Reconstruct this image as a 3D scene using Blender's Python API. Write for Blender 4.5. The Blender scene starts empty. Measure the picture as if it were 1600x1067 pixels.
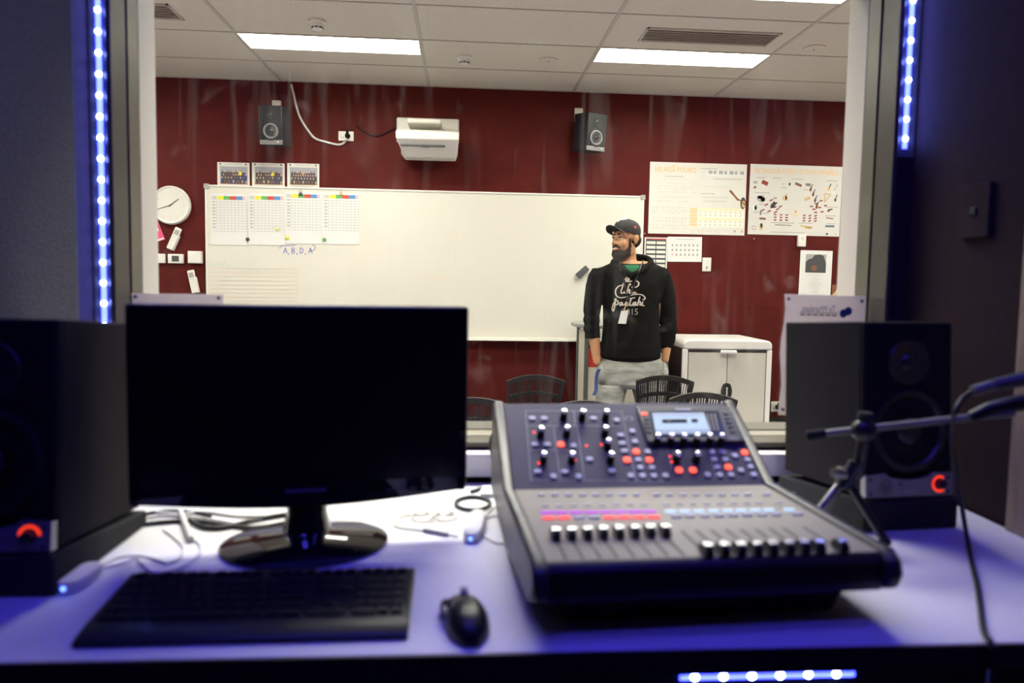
import bpy, bmesh, math, random
from mathutils import Vector, Matrix
from mathutils.bvhtree import BVHTree
random.seed(7)
sc = bpy.context.scene
C = sc.collection
PI = math.pi

# ------------------------------------------------------------------ camera
F = 1092.0; CX, CY = 800.0, 508.5; CAMZ = 1.28; ROLL = .0176
_c, _s = math.cos(ROLL), math.sin(ROLL)
_du, _dv = 725 - CX, 433.5 - CY
_a = _c*_du + _s*_dv; _b = -_s*_du + _c*_dv
PITCH = math.atan2(-_b, F); YAW = math.atan2(-_a*math.cos(PITCH), F)
FW = Vector((math.sin(YAW)*math.cos(PITCH), math.cos(YAW)*math.cos(PITCH), -math.sin(PITCH)))
_r0 = Vector((math.cos(YAW), -math.sin(YAW), 0)); _u0 = _r0.cross(FW)
RT = _r0*_c + _u0*_s; UP = _u0*_c - _r0*_s
camd = bpy.data.cameras.new('camera'); cam = bpy.data.objects.new('camera', camd); C.objects.link(cam)
cam.matrix_world = Matrix(((RT.x, UP.x, -FW.x, 0), (RT.y, UP.y, -FW.y, 0), (RT.z, UP.z, -FW.z, CAMZ), (0, 0, 0, 1)))
camd.sensor_width = 36; camd.lens = F*36/1600; camd.shift_y = -25/1600
camd.clip_start = .02; camd.clip_end = 60
camd.dof.use_dof = True; camd.dof.focus_distance = 5.1; camd.dof.aperture_fstop = 2.4
sc.camera = cam
# ------------------------------------------------------------------ world, exposure
w = bpy.data.worlds.new('world'); sc.world = w; w.use_nodes = True
w.node_tree.nodes['Background'].inputs[0].default_value = (.0, .0, .0, 1)
w.node_tree.nodes['Background'].inputs[1].default_value = 0
sc.view_settings.view_transform = 'Standard'; sc.view_settings.look = 'None'
sc.view_settings.gamma = 1; sc.view_settings.use_curve_mapping = False
sc.view_settings.exposure = 0.2
FILL_PANEL_W = 108.0           # added out-of-view classroom lights that brighten the booth desk
PANEL_EMIT = 31.0          # classroom ceiling panels
LED_EMIT = 15.0            # blue strip tape
LED_DOT = 130.0
LED_CEIL_FILL = 135.0           # added out-of-view strips on the booth ceiling, for the blue cast
try:
    sc.cycles.use_denoising = True
    sc.cycles.max_bounces = 8; sc.cycles.transparent_max_bounces = 16
    sc.cycles.caustics_reflective = False; sc.cycles.caustics_refractive = False
    sc.cycles.sample_clamp_indirect = 4
except Exception:
    pass

def ray(px, py): return FW + RT*((px-CX)/F) - UP*((py-CY)/F)
def on_y(px, py, Y): d = ray(px, py); d = d*(Y/d.y); return Vector((d.x, Y, CAMZ+d.z))
def on_z(px, py, Z): d = ray(px, py); d = d*((Z-CAMZ)/d.z); return Vector((d.x, d.y, Z))
def on_x(px, py, X): d = ray(px, py); d = d*(X/d.x); return Vector((X, d.y, CAMZ+d.z))
def on_plane(px, py, p, n):
    d = ray(px, py); o = Vector((0, 0, CAMZ)); return o + d*((p-o).dot(n)/d.dot(n))
def rect(x0, y0, x1, y1, Y):
    c = on_y((x0+x1)/2, (y0+y1)/2, Y)
    wd = (on_y(x1, (y0+y1)/2, Y)-on_y(x0, (y0+y1)/2, Y)).x
    h = (on_y((x0+x1)/2, y0, Y)-on_y((x0+x1)/2, y1, Y)).z
    return c.x, c.z, wd, h

# ------------------------------------------------------------------ materials
MATS = {}
def mat(name, col, rough=.5, metal=0., emit=None, es=0., vary=0., scale=30., bump=0., spec=None, coat=0., stretch=None):
    if name in MATS: return MATS[name]
    m = bpy.data.materials.new(name); m.use_nodes = True
    nt = m.node_tree; b = nt.nodes['Principled BSDF']
    c = tuple(col)+(1,)
    b.inputs['Base Color'].default_value = c; b.inputs['Roughness'].default_value = rough; b.inputs['Metallic'].default_value = metal
    if spec is not None: b.inputs['Specular IOR Level'].default_value = spec
    if coat: b.inputs['Coat Weight'].default_value = coat
    if emit: b.inputs['Emission Color'].default_value = tuple(emit)+(1,); b.inputs['Emission Strength'].default_value = es
    tc = nt.nodes.new('ShaderNodeTexCoord'); mp = nt.nodes.new('ShaderNodeMapping'); nz = nt.nodes.new('ShaderNodeTexNoise')
    nt.links.new(tc.outputs['Object'], mp.inputs[0]); nt.links.new(mp.outputs[0], nz.inputs['Vector'])
    if stretch: mp.inputs['Scale'].default_value = stretch
    nz.inputs['Scale'].default_value = scale; nz.inputs['Detail'].default_value = 4
    if vary:
        rp = nt.nodes.new('ShaderNodeValToRGB')
        rp.color_ramp.elements[0].position = .3; rp.color_ramp.elements[1].position = .7
        rp.color_ramp.elements[0].color = tuple(x*(1-vary) for x in col)+(1,)
        rp.color_ramp.elements[1].color = tuple(min(1, x*(1+vary)) for x in col)+(1,)
        nt.links.new(nz.outputs['Fac'], rp.inputs[0]); nt.links.new(rp.outputs[0], b.inputs['Base Color'])
    else:
        mr = nt.nodes.new('ShaderNodeMapRange')
        mr.inputs['To Min'].default_value = max(0, rough-.05); mr.inputs['To Max'].default_value = min(1, rough+.05)
        nt.links.new(nz.outputs['Fac'], mr.inputs[0]); nt.links.new(mr.outputs[0], b.inputs['Roughness'])
    if bump:
        bp = nt.nodes.new('ShaderNodeBump'); bp.inputs['Strength'].default_value = bump; bp.inputs['Distance'].default_value = .01
        nt.links.new(nz.outputs['Fac'], bp.inputs['Height']); nt.links.new(bp.outputs[0], b.inputs['Normal'])
    MATS[name] = m
    return m
def srgb(r, g, b):
    f = lambda v: (v/255/12.92) if v <= 10 else ((v/255+.055)/1.055)**2.4
    return (f(r), f(g), f(b))

M_MAROON = mat('maroon_paint', (.088, .0100, .0082), .6, vary=.12, scale=6, bump=.05, spec=.12)
M_CEIL = mat('ceiling_tile', (.70, .64, .55), .9, vary=.05, scale=60, bump=.15)
M_GRID = mat('ceiling_bar', (.50, .46, .40), .5)
M_WHITEWALL = mat('white_paint', (.75, .72, .66), .7, vary=.03)
M_CARPET = mat('carpet', (.10, .11, .13), .95, vary=.3, scale=300, bump=.4)
M_PLUM = mat('plum_paint', (.034, .020, .024), .85, vary=.12, scale=40, bump=.05, spec=.15)
M_FABRIC = mat('acoustic_fabric', (.075, .075, .09), .95, vary=.3, scale=160, bump=.4)
M_ALU = mat('dark_aluminium', (.085, .076, .060), .36, .25, vary=.1, scale=10)
M_JAMB = mat('jamb_paint', (.34, .305, .285), .6)
M_SEAL = mat('rubber_seal', (.008, .008, .01), .6)
M_WOOD = mat('door_wood', (.42, .32, .20), .5, vary=.2, scale=8, stretch=(8, 8, 1))
M_DESK = mat('white_laminate', (.78, .77, .78), .38, vary=.02, scale=90)
M_EDGE = mat('dark_edge', (.018, .012, .012), .5)
M_BLACK = mat('black_plastic', (.012, .012, .014), .35)
M_MATTE = mat('matte_black', (.008, .008, .009), .8, spec=.15)
M_GLOSS = mat('gloss_black', (.006, .006, .008), .06, coat=.6)
M_SCREEN = mat('dark_screen', (.004, .004, .005), .22)
M_RUBBER = mat('foam_black', (.012, .012, .013), .95, vary=.2, scale=200, bump=.3)
M_VINYL = mat('speaker_vinyl', (.020, .017, .020), .85, vary=.15, scale=300, spec=.12)
M_SILVER = mat('silver_plate', (.30, .29, .31), .35, .6)
M_CHROME = mat('chrome', (.75, .75, .78), .12, 1.)
M_STEEL = mat('grey_steel', (.28, .27, .26), .3, .9)
M_WHITEP = mat('white_plastic', (.80, .78, .72), .4)
M_BOARD = mat('whiteboard_enamel', (.74, .72, .65), .25, vary=.015, scale=2)
M_PAPER = mat('paper', (.72, .70, .65), .75, vary=.02, scale=20)
M_PAPERW = mat('white_paper', (.75, .75, .74), .75, vary=.02, scale=20)
def thin_paper(name, col, k=.5):
    m = mat(name, col, .8, vary=.06, scale=80); nt = m.node_tree; b = nt.nodes['Principled BSDF']; o = nt.nodes['Material Output']
    t = nt.nodes.new('ShaderNodeBsdfTranslucent'); t.inputs[0].default_value = tuple(col)+(1,); x = nt.nodes.new('ShaderNodeMixShader'); x.inputs[0].default_value = k
    nt.links.new(b.outputs[0], x.inputs[1]); nt.links.new(t.outputs[0], x.inputs[2]); nt.links.new(x.outputs[0], o.inputs[0]); return m
M_NOTICE = thin_paper('notice_paper', (.74, .69, .66))
M_INK = mat('print_ink', (.06, .06, .065), .7)
M_INKG = mat('grey_ink', (.38, .37, .35), .7)
M_INKL = mat('light_grey_ink', (.60, .58, .53), .7)
M_ORANGE = mat('orange_ink', (.85, .50, .16), .7)
M_PEACH = mat('peach_ink', (.85, .63, .44), .7)
M_CREAM = mat('cream_ink', (.88, .76, .52), .7)
M_YEL = mat('yellow_ink', (.80, .72, .06), .6)
M_GRN = mat('green_ink', (.12, .42, .12), .6)
M_RED = mat('red_ink', (.60, .07, .05), .6)
M_BLU = mat('blue_ink', (.08, .28, .60), .6)
M_PNK = mat('pink_ink', (.75, .45, .52), .6)
M_MAG = mat('magenta_ink', (.70, .08, .22), .6)
M_PUR = mat('purple_ink', (.22, .05, .30), .6)
M_DRED = mat('dark_red_ink', (.28, .03, .03), .6)
M_BRN = mat('brown_ink', (.20, .08, .04), .6)
M_TAN = mat('tan_ink', (.62, .44, .20), .6)
M_NAVY = mat('navy_ink', (.03, .05, .16), .6)
M_SKY = mat('photo_backdrop', (.36, .37, .42), .3)
M_SKIN = mat('skin', (.54, .28, .14), .5, vary=.06, scale=25)
M_BEARD = mat('beard_hair', (.022, .014, .010), .9, vary=.4, scale=250, bump=.5)
M_HOOD = mat('black_cotton', (.0075, .0070, .0064), .95, vary=.3, scale=16, bump=.6, spec=.15)
M_CAP = mat('charcoal_cap', (.030, .029, .031), .85, vary=.15, scale=300)
M_JEAN = mat('grey_denim', (.25, .25, .23), .9, vary=.35, scale=9, bump=.5, stretch=(1, 1, 2.6))
M_TEE = mat('green_cotton', (.01, .12, .05), .9)
M_CREAMP = mat('cream_panel', (.70, .64, .54), .5, vary=.02)
M_GREYP = mat('grey_post', (.10, .11, .095), .5)
M_CHAIR = mat('chair_plastic', (.007, .0055, .0055), .55, spec=.2)
M_TROLW = mat('trolley_white', (.80, .78, .75), .4)
M_TROLD = mat('trolley_door', (.60, .57, .51), .5)
M_DGREY = mat('trolley_side', (.055, .045, .045), .45)
M_WCABLE = mat('white_cable', (.74, .72, .70), .5)
M_BCABLE = mat('black_cable', (.01, .01, .012), .5)
M_MIXU = mat('mixer_panel', (.055, .048, .088), .55, 0, vary=.05, scale=40, spec=.25)
M_MIXL = mat('mixer_fader_panel', (.235, .212, .178), .45, .1, vary=.05, scale=40)
M_PRINT = mat('mixer_print', (.35, .35, .40), .6)
M_BTN = mat('button_grey', (.55, .56, .66), .45)
M_BTNR = mat('button_lit_red', (.5, .08, .04), .5, emit=(1, .10, .05), es=1.4)
M_STRP = mat('scribble_purple', (.2, .02, .3), .4, emit=(.55, .02, .75), es=.75)
M_STRC = mat('scribble_cyan', (.3, .4, .5), .4, emit=(.45, .65, .9), es=.8)
M_LCD = mat('lcd', (.2, .25, .3), .3, emit=(.42, .56, .74), es=.75)
M_LCDD = mat('lcd_dark', (.02, .02, .03), .2)
M_REDLED = mat('red_led', (.5, .02, .02), .4, emit=(1, .05, .02), es=2.2)
M_REDRING = mat('red_ring', (.5, .02, .02), .4, emit=(1, .045, .01), es=1.1)
M_BLUELED = mat('blue_led', (.02, .05, .6), .4, emit=(.1, .2, 1), es=5)
M_TAPE = mat('led_tape', (.1, .1, .4), .4, emit=(.030, .042, 1), es=LED_EMIT)
M_TAPE_FILL = mat('led_tape_fill', (.1, .1, .4), .4, emit=(.06, .035, 1), es=LED_CEIL_FILL)  # tape of the added ceiling fill strips
M_DIODE = mat('led_diode', (.5, .5, .9), .4, emit=(.22, .30, 1), es=LED_DOT)
M_PANEL = mat('panel_light', (.9, .9, .9), .4, emit=(1, .985, .85), es=PANEL_EMIT)
M_PANEL_FILL = mat('fill_panel', (.9, .9, .9), .4, emit=(1, .985, .85), es=2.0)  # dim face of the added window-side fill panels
M_KEY = mat('key_plastic', (.012, .012, .014), .5, spec=.3)
M_GLOWBACK = mat('glow_back', (.16, .16, .17), .6)
M_CAPTOP = mat('fader_cap_top', (.85, .84, .86), .22, .75)
M_SILL = mat('sill_grey', (.026, .0235, .018), .6, spec=.1)
M_EYE = mat('eye_white', (.75, .72, .68), .3)

# glass: thin clear pane with a faint film of wiping streaks and dust
def glass_mat():
    m = bpy.data.materials.new('window_glass'); m.use_nodes = True; nt = m.node_tree; N = nt.nodes; L = nt.links
    N.clear(); out = N.new('ShaderNodeOutputMaterial')
    tr = N.new('ShaderNodeBsdfTransparent'); tr.inputs[0].default_value = (.975, .985, .98, 1)
    gl = N.new('ShaderNodeBsdfGlossy'); gl.inputs['Roughness'].default_value = .01
    fr = N.new('ShaderNodeFresnel'); fr.inputs[0].default_value = 1.45
    fm = N.new('ShaderNodeMath'); fm.operation = 'MULTIPLY'; fm.inputs[1].default_value = .55
    mx = N.new('ShaderNodeMixShader'); L.new(fr.outputs[0], fm.inputs[0]); L.new(fm.outputs[0], mx.inputs[0]); L.new(tr.outputs[0], mx.inputs[1]); L.new(gl.outputs[0], mx.inputs[2])
    df = N.new('ShaderNodeBsdfTranslucent'); df.inputs[0].default_value = (.8, .8, .8, 1)
    tc = N.new('ShaderNodeTexCoord')
    def noise(sc_, scale, rot, lo, hi, dist=1.5):
        mp = N.new('ShaderNodeMapping'); mp.inputs['Scale'].default_value = sc_; mp.inputs['Rotation'].default_value = rot
        nz = N.new('ShaderNodeTexNoise'); nz.inputs['Scale'].default_value = scale; nz.inputs['Detail'].default_value = 3; nz.inputs['Distortion'].default_value = dist
        mr = N.new('ShaderNodeMapRange'); mr.inputs['From Min'].default_value = lo; mr.inputs['From Max'].default_value = hi
        L.new(tc.outputs['Object'], mp.inputs[0]); L.new(mp.outputs[0], nz.inputs[0]); L.new(nz.outputs[0], mr.inputs[0]); return mr.outputs[0]
    a = noise((9, 1, .9), 2.2, (0, .15, 0), .52, .78); b = noise((1, 1, 1), 1.6, (0, 0, 0), .42, .68, .3)
    c = noise((1, 1, 1), 9, (0, 0, 0), .62, .85, .6)
    m1 = N.new('ShaderNodeMath'); m1.operation = 'MULTIPLY'; L.new(a, m1.inputs[0]); L.new(b, m1.inputs[1])
    m2 = N.new('ShaderNodeMath'); m2.operation = 'ADD'; L.new(m1.outputs[0], m2.inputs[0]); L.new(c, m2.inputs[1])
    m3 = N.new('ShaderNodeMath'); m3.operation = 'MULTIPLY'; m3.inputs[1].default_value = .022; L.new(m2.outputs[0], m3.inputs[0])
    m4 = N.new('ShaderNodeMath'); m4.operation = 'MINIMUM'; m4.inputs[1].default_value = .055; L.new(m3.outputs[0], m4.inputs[0])
    m5 = N.new('ShaderNodeMath'); m5.operation = 'ADD'; m5.inputs[1].default_value = .0; L.new(m4.outputs[0], m5.inputs[0])
    mz = N.new('ShaderNodeMixShader'); L.new(m5.outputs[0], mz.inputs[0]); L.new(mx.outputs[0], mz.inputs[1]); L.new(df.outputs[0], mz.inputs[2])
    L.new(mz.outputs[0], out.inputs[0]); return m
M_GLASS = glass_mat()

# ------------------------------------------------------------------ mesh helpers
class MB:
    def __init__(s): s.v = []; s.f = []; s.mi = []
    def add(s, vs, fs, mi=0, X=None):
        o = len(s.v)
        for p in vs:
            p = Vector(p); s.v.append(X @ p if X is not None else p)
        for f in fs: s.f.append(tuple(i+o for i in f)); s.mi.append(mi)
        return s
    def box(s, c, d, mi=0, X=None):
        x, y, z = c; a, b, e = d[0]/2, d[1]/2, d[2]/2
        vs = [(x+i*a, y+j*b, z+k*e) for k in (-1, 1) for j in (-1, 1) for i in (-1, 1)]
        return s.add(vs, [(0, 2, 3, 1), (4, 5, 7, 6), (0, 1, 5, 4), (2, 6, 7, 3), (0, 4, 6, 2), (1, 3, 7, 5)], mi, X)
    def span(s, a, b, mi=0, X=None):
        return s.box(tuple((a[i]+b[i])/2 for i in range(3)), tuple(abs(b[i]-a[i]) for i in range(3)), mi, X)
    def cyl(s, p0, p1, r0, r1=None, n=16, mi=0, X=None):
        p0, p1 = Vector(p0), Vector(p1); r1 = r0 if r1 is None else r1
        q = (p1-p0).to_track_quat('Z', 'Y'); L = (p1-p0).length
        vs = []; fs = []
        for z, r in ((0, r0), (L, r1)):
            for i in range(n):
                a = 2*PI*i/n; vs.append(p0 + q @ Vector((r*math.cos(a), r*math.sin(a), z)))
        for i in range(n):
            j = (i+1) % n; fs.append((i, j, n+j, n+i))
        fs.append(tuple(range(n-1, -1, -1))); fs.append(tuple(range(n, 2*n)))
        return s.add(vs, fs, mi, X)
    def tube(s, pts, r, n=8, mi=0, X=None):
        pts = [Vector(p) for p in pts]; vs = []; fs = []; k = len(pts)
        up = Vector((0, 0, 1)); prev = None
        for i, p in enumerate(pts):
            t = (pts[min(i+1, k-1)]-pts[max(i-1, 0)]).normalized()
            if prev is None: a = t.cross(up if abs(t.z) < .9 else Vector((1, 0, 0))).normalized()
            else: a = (prev - t*prev.dot(t)).normalized()
            prev = a; b = t.cross(a); rr = r[i] if isinstance(r, (list, tuple)) else r
            for j in range(n):
                an = 2*PI*j/n; vs.append(p + a*rr*math.cos(an) + b*rr*math.sin(an))
        for i in range(k-1):
            for j in range(n):
                q = (j+1) % n; fs.append((i*n+j, i*n+q, (i+1)*n+q, (i+1)*n+j))
        fs.append(tuple(range(n-1, -1, -1))); fs.append(tuple((k-1)*n+j for j in range(n)))
        return s.add(vs, fs, mi, X)
    def lathe(s, prof, n=24, mi=0, X=None):
        vs = []; fs = []; k = len(prof)
        for r, z in prof:
            for j in range(n):
                a = 2*PI*j/n; vs.append((r*math.cos(a), r*math.sin(a), z))
        for i in range(k-1):
            for j in range(n):
                q = (j+1) % n; fs.append((i*n+j, i*n+q, (i+1)*n+q, (i+1)*n+j))
        fs.append(tuple(range(n-1, -1, -1))); fs.append(tuple((k-1)*n+j for j in range(n)))
        return s.add(vs, fs, mi, X)
    def prism(s, poly, a0, a1, axis='y', mi=0, X=None):
        n = len(poly); vs = []
        for a in (a0, a1):
            for u, v in poly: vs.append({'y': (u, a, v), 'x': (a, u, v), 'z': (u, v, a)}[axis])
        fs = [(i, (i+1) % n, n+(i+1) % n, n+i) for i in range(n)]
        fs.append(tuple(range(n-1, -1, -1))); fs.append(tuple(range(n, 2*n)))
        return s.add(vs, fs, mi, X)
    def loft(s, rings, n=24, mi=0, X=None):      # rings: (cx,cy,z,rx,ry)
        vs = []; fs = []; k = len(rings)
        for cx, cy, z, rx, ry in rings:
            for j in range(n):
                a = 2*PI*j/n; vs.append((cx+rx*math.cos(a), cy+ry*math.sin(a), z))
        for i in range(k-1):
            for j in range(n):
                q = (j+1) % n; fs.append((i*n+j, i*n+q, (i+1)*n+q, (i+1)*n+j))
        fs.append(tuple(range(n-1, -1, -1))); fs.append(tuple((k-1)*n+j for j in range(n)))
        return s.add(vs, fs, mi, X)
    def ball(s, c, r, n=16, mi=0, X=None, q=None):
        r = (r, r, r) if isinstance(r, (int, float)) else r; vs = []; fs = []; m = n//2; c = Vector(c)
        for i in range(m+1):
            th = PI*(i+.02)/(m+.04)
            for j in range(n):
                a = 2*PI*j/n; p = Vector((r[0]*math.sin(th)*math.cos(a), r[1]*math.sin(th)*math.sin(a), r[2]*math.cos(th)))
                vs.append(c + (q @ p if q else p))
        for i in range(m):
            for j in range(n):
                k = (j+1) % n; fs.append((i*n+j, (i+1)*n+j, (i+1)*n+k, i*n+k))
        fs.append(tuple(range(n))); fs.append(tuple(m*n+j for j in range(n-1, -1, -1)))
        return s.add(vs, fs, mi, X)
    def mesh(s, name, mats, smooth=None):
        me = bpy.data.meshes.new(name); me.from_pydata([tuple(v) for v in s.v], [], s.f)
        for m in (mats if isinstance(mats, (list, tuple)) else [mats]): me.materials.append(m)
        for p, i in zip(me.polygons, s.mi): p.material_index = i
        b = bmesh.new(); b.from_mesh(me); bmesh.ops.recalc_face_normals(b, faces=b.faces); b.to_mesh(me); b.free()
        if smooth:
            me.polygons.foreach_set('use_smooth', [True]*len(me.polygons)); me.set_sharp_from_angle(angle=math.radians(smooth))
        return me
    def build(s, name, mats, parent=None, world=False, bevel=0, seg=2, smooth=None, solid=0, centre=True):
        if parent is None and centre:
            xs = [v.x for v in s.v]; ys = [v.y for v in s.v]; zs = [v.z for v in s.v]
            org = Vector(((min(xs)+max(xs))/2, (min(ys)+max(ys))/2, min(zs)))
            s.v = [v-org for v in s.v]
        else: org = Vector((0, 0, 0))
        if world and parent is not None:
            I = wm(parent).inverted(); s.v = [I @ v for v in s.v]
        o = bpy.data.objects.new(name, s.mesh(name, mats, smooth)); C.objects.link(o)
        o.location = org
        if parent is not None: o.parent = parent
        if bevel:
            md = o.modifiers.new('bevel', 'BEVEL'); md.width = bevel; md.segments = seg; md.limit_method = 'ANGLE'; md.angle_limit = .6
            if not smooth:
                o.data.polygons.foreach_set('use_smooth', [True]*len(o.data.polygons)); o.data.set_sharp_from_angle(angle=.6)
        if solid:
            md = o.modifiers.new('solid', 'SOLIDIFY'); md.thickness = solid; md.offset = 0
        return o
def wm(o):
    m = Matrix.Translation(o.location) @ o.rotation_euler.to_matrix().to_4x4() @ Matrix.Diagonal(o.scale).to_4x4()
    return wm(o.parent) @ m if o.parent else m
def tag(o, label, cat, group=None):
    o['label'] = label; o['category'] = cat
    if group: o['group'] = group
    return o
def struct(o, label=None, cat=None):
    o['kind'] = 'structure'
    if label: o['label'] = label
    if cat: o['category'] = cat
    return o
def thing(name, label, cat, loc=(0, 0, 0), rz=0, group=None, rot=None):
    o = bpy.data.objects.new(name, None); C.objects.link(o); o.empty_display_size = .05
    o.location = loc; o.rotation_euler = rot if rot else (0, 0, rz)
    return tag(o, label, cat, group)
def inst(name, me, parent, loc=(0, 0, 0), rot=(0, 0, 0), scale=(1, 1, 1)):
    o = bpy.data.objects.new(name, me); C.objects.link(o); o.parent = parent; o.location = loc; o.rotation_euler = rot; o.scale = scale
    return o
def copy_tree(o, parent=None):
    c = o.copy(); C.objects.link(c); c.parent = parent
    for ch in list(o.children): copy_tree(ch, c)
    return c
def spline(pts, n=8, closed=False):
    pts = [Vector(p) for p in pts]; out = []; k = len(pts)
    for i in range(k if closed else k-1):
        g = (lambda j: pts[j % k]) if closed else (lambda j: pts[max(0, min(k-1, j))])
        p0, p1, p2, p3 = g(i-1), g(i), g(i+1), g(i+2)
        for t in range(n):
            u = t/n; out.append(.5*((2*p1)+(p2-p0)*u+(2*p0-5*p1+4*p2-p3)*u*u+(3*p1-p0-3*p2+p3)*u**3))
    if not closed: out.append(pts[-1])
    return out
def text_into(mb, body, size, X, mi=0, align='CENTER', shear=0., spacing=1., sx=1.):
    cu = bpy.data.curves.new('txt', 'FONT'); cu.body = body; cu.size = size; cu.align_x = align; cu.align_y = 'CENTER'; cu.shear = shear
    cu.space_character = spacing; cu.resolution_u = 2
    o = bpy.data.objects.new('txt', cu); C.objects.link(o)
    me = bpy.data.meshes.new_from_object(o.evaluated_get(bpy.context.evaluated_depsgraph_get()))
    S = X @ Matrix.Diagonal((sx, 1, 1, 1))
    mb.add([v.co for v in me.vertices], [tuple(p.vertices) for p in me.polygons], mi, S)
    bpy.data.objects.remove(o); bpy.data.curves.remove(cu); bpy.data.meshes.remove(me)
def blob(name, mb, mats, parent, voxel=.008, it=6, fac=.5, world=True):
    o = mb.build(name, mats, None, centre=False)
    r = o.modifiers.new('r', 'REMESH'); r.mode = 'VOXEL'; r.voxel_size = voxel; r.use_smooth_shade = True
    sm = o.modifiers.new('s', 'SMOOTH'); sm.factor = fac; sm.iterations = it
    me = bpy.data.meshes.new_from_object(o.evaluated_get(bpy.context.evaluated_depsgraph_get()))
    me.name = name; o.modifiers.clear(); old = o.data; o.data = me; bpy.data.meshes.remove(old)
    if not me.materials: me.materials.append(mats if not isinstance(mats, (list, tuple)) else mats[0])
    me.polygons.foreach_set('use_smooth', [True]*len(me.polygons))
    if world: me.transform(wm(parent).inverted())
    o.parent = parent
    return o
# ------------------------------------------------------------------ structure: classroom
YB = 5.92                      # face of the maroon wall
YG = 1.731                      # glass
YN, YF = 1.66, 1.872           # near and far face of the window wall
XL, XR = -.845, 1.095          # booth side walls
CZ = 2.845
CXL, CXR = -4.2, 4.8
struct(MB().span((CXL, YB, 0), (CXR, YB+.12, CZ+.25)).build('wall_back', M_MAROON))
struct(MB().span((CXL-.12, YF, 0), (CXL, YB+.12, CZ+.25)).build('wall_left', M_WHITEWALL))
struct(MB().span((CXR, YF, 0), (CXR+.12, YB+.12, CZ+.25)).build('wall_right', M_WHITEWALL))
struct(MB().span((CXL-.12, -1.4, -.12), (CXR+.12, YB+.12, 0)).build('floor', M_CARPET))
struct(MB().span((CXL, YB-.014, 0), (CXR, YB, .10)).build('baseboard_back', M_SEAL))
# suspended ceiling: slab above, T-bars and tiles
ceil = struct(MB().span((CXL-.12, YF-.1, CZ+.12), (CXR+.12, YB+.12, CZ+.25)).build('ceiling', M_WHITEWALL))
gx = [-.309+1.2*k for k in range(-4, 6)]; gy = [4.778-.6*k for k in range(-2, 7)]
gx = [x for x in gx if CXL < x < CXR]; gy = sorted(y for y in gy if YF < y < YB-.05)
ex = [CXL]+gx+[CXR]; ey = [YF]+gy+[YB]
mb = MB()
for x in gx: mb.span((x-.012, YF, CZ-.002), (x+.012, YB, CZ+.02))
for y in gy: mb.span((CXL, y-.006, CZ-.003), (CXR, y+.006, CZ+.018))
mb.span((CXL, YB-.02, CZ-.002), (CXR, YB-.001, CZ+.015)); mb.span((CXL, YF+.001, CZ-.002), (CXR, YF+.02, CZ+.015))
mb.build('ceiling_grid', M_GRID, ceil, world=True)
LY = (4.778, 3.578, 2.378); LXC = (-1.509, .891, 3.291, -3.909)
lamps = [(x, y) for x in LXC[:2] for y in LY] + [(x, y) for x in LXC[2:] for y in LY[:2] if CXL < x and x+1.2 < CXR+.1]
cells = [(LXC[1], 4.178), (-2.709, 4.178)]
WIDE_FILL = [(x, y) for x in (-2.709, -1.509, -.309, .891, 2.091) for y in (2.378,)]     # unseen double panels on the window side, added to light the booth desk
lamps = [l for l in lamps if l not in WIDE_FILL]
tile_cache = {}
for i in range(len(ex)-1):
    for j in range(len(ey)-1):
        x0, x1, y0, y1 = ex[i], ex[i+1], ey[j], ey[j+1]
        if any(abs(x0-a) < .05 and abs(y0-b) < .05 for a, b in WIDE_FILL): continue
        if any(abs(x0-a) < .05 and abs(y0-b) < .05 for a, b in lamps): y0 += .305
        wx, wy = round(x1-x0-.02, 3), round(y1-y0-.012, 3)
        if wx < .02 or wy < .02: continue
        if (wx, wy) not in tile_cache:
            tile_cache[(wx, wy)] = MB().box((0, 0, .009), (wx, wy, .014)).mesh('ceiling_tile', M_CEIL)
        o = inst('ceiling_tile', tile_cache[(wx, wy)], ceil)
        o.location = wm(ceil).inverted() @ Vector(((x0+x1)/2, (y0+y1)/2, CZ))
lamp_labels = {(0, 0): 'lit rectangular ceiling panel above the left wall speaker and white cable', (1, 0): 'lit rectangular ceiling panel beyond the linear air vent, above the posters', (1, 1): 'lit ceiling panel nearer the window than the linear air vent'}
for x, y in lamps+WIDE_FILL:
    hd_ = .148 if (x, y) not in WIDE_FILL else .294
    k = (LXC.index(x), LY.index(y)) if x in LXC and y in LY else None
    t = thing('ceiling_light', lamp_labels.get(k, ('further lit rectangular panel set in the classroom ceiling tiles' if (x, y) not in WIDE_FILL else 'added unseen wide panel lighting the desk from the window side')), 'ceiling light', (x+.6, y+hd_+.006, CZ-.004), 0, 'classroom ceiling panels')
    MB().span((-.585, -hd_+.002, .040), (.585, hd_-.002, .046)).build('diffuser', M_PANEL if hd_ < .2 else M_PANEL_FILL, t)
    if hd_ > .2:            # added fill lamp, thrown mostly downwards to brighten the desk
        ld = bpy.data.lights.new('desk_fill_light', 'AREA'); ld.shape = 'RECTANGLE'; ld.size = 1.16; ld.size_y = .57; ld.energy = FILL_PANEL_W; ld.color = (1, .965, .85); ld.spread = math.radians(97)
        lo = bpy.data.objects.new('desk_fill_light', ld); C.objects.link(lo); lo.parent = t; lo.location = (0, 0, .030)
    f = MB()
    for a, b in (((-.595, -hd_-.005, -.001), (.595, -hd_+.002, .02)), ((-.595, hd_-.002, -.001), (.595, hd_+.005, .02)), ((-.595, -hd_+.002, -.001), (-.585, hd_-.002, .02)), ((.585, -hd_+.002, -.001), (.595, hd_-.002, .02))): f.span(a, (b[0], b[1], .048))
    f.build('frame', M_GRID, t)
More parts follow.
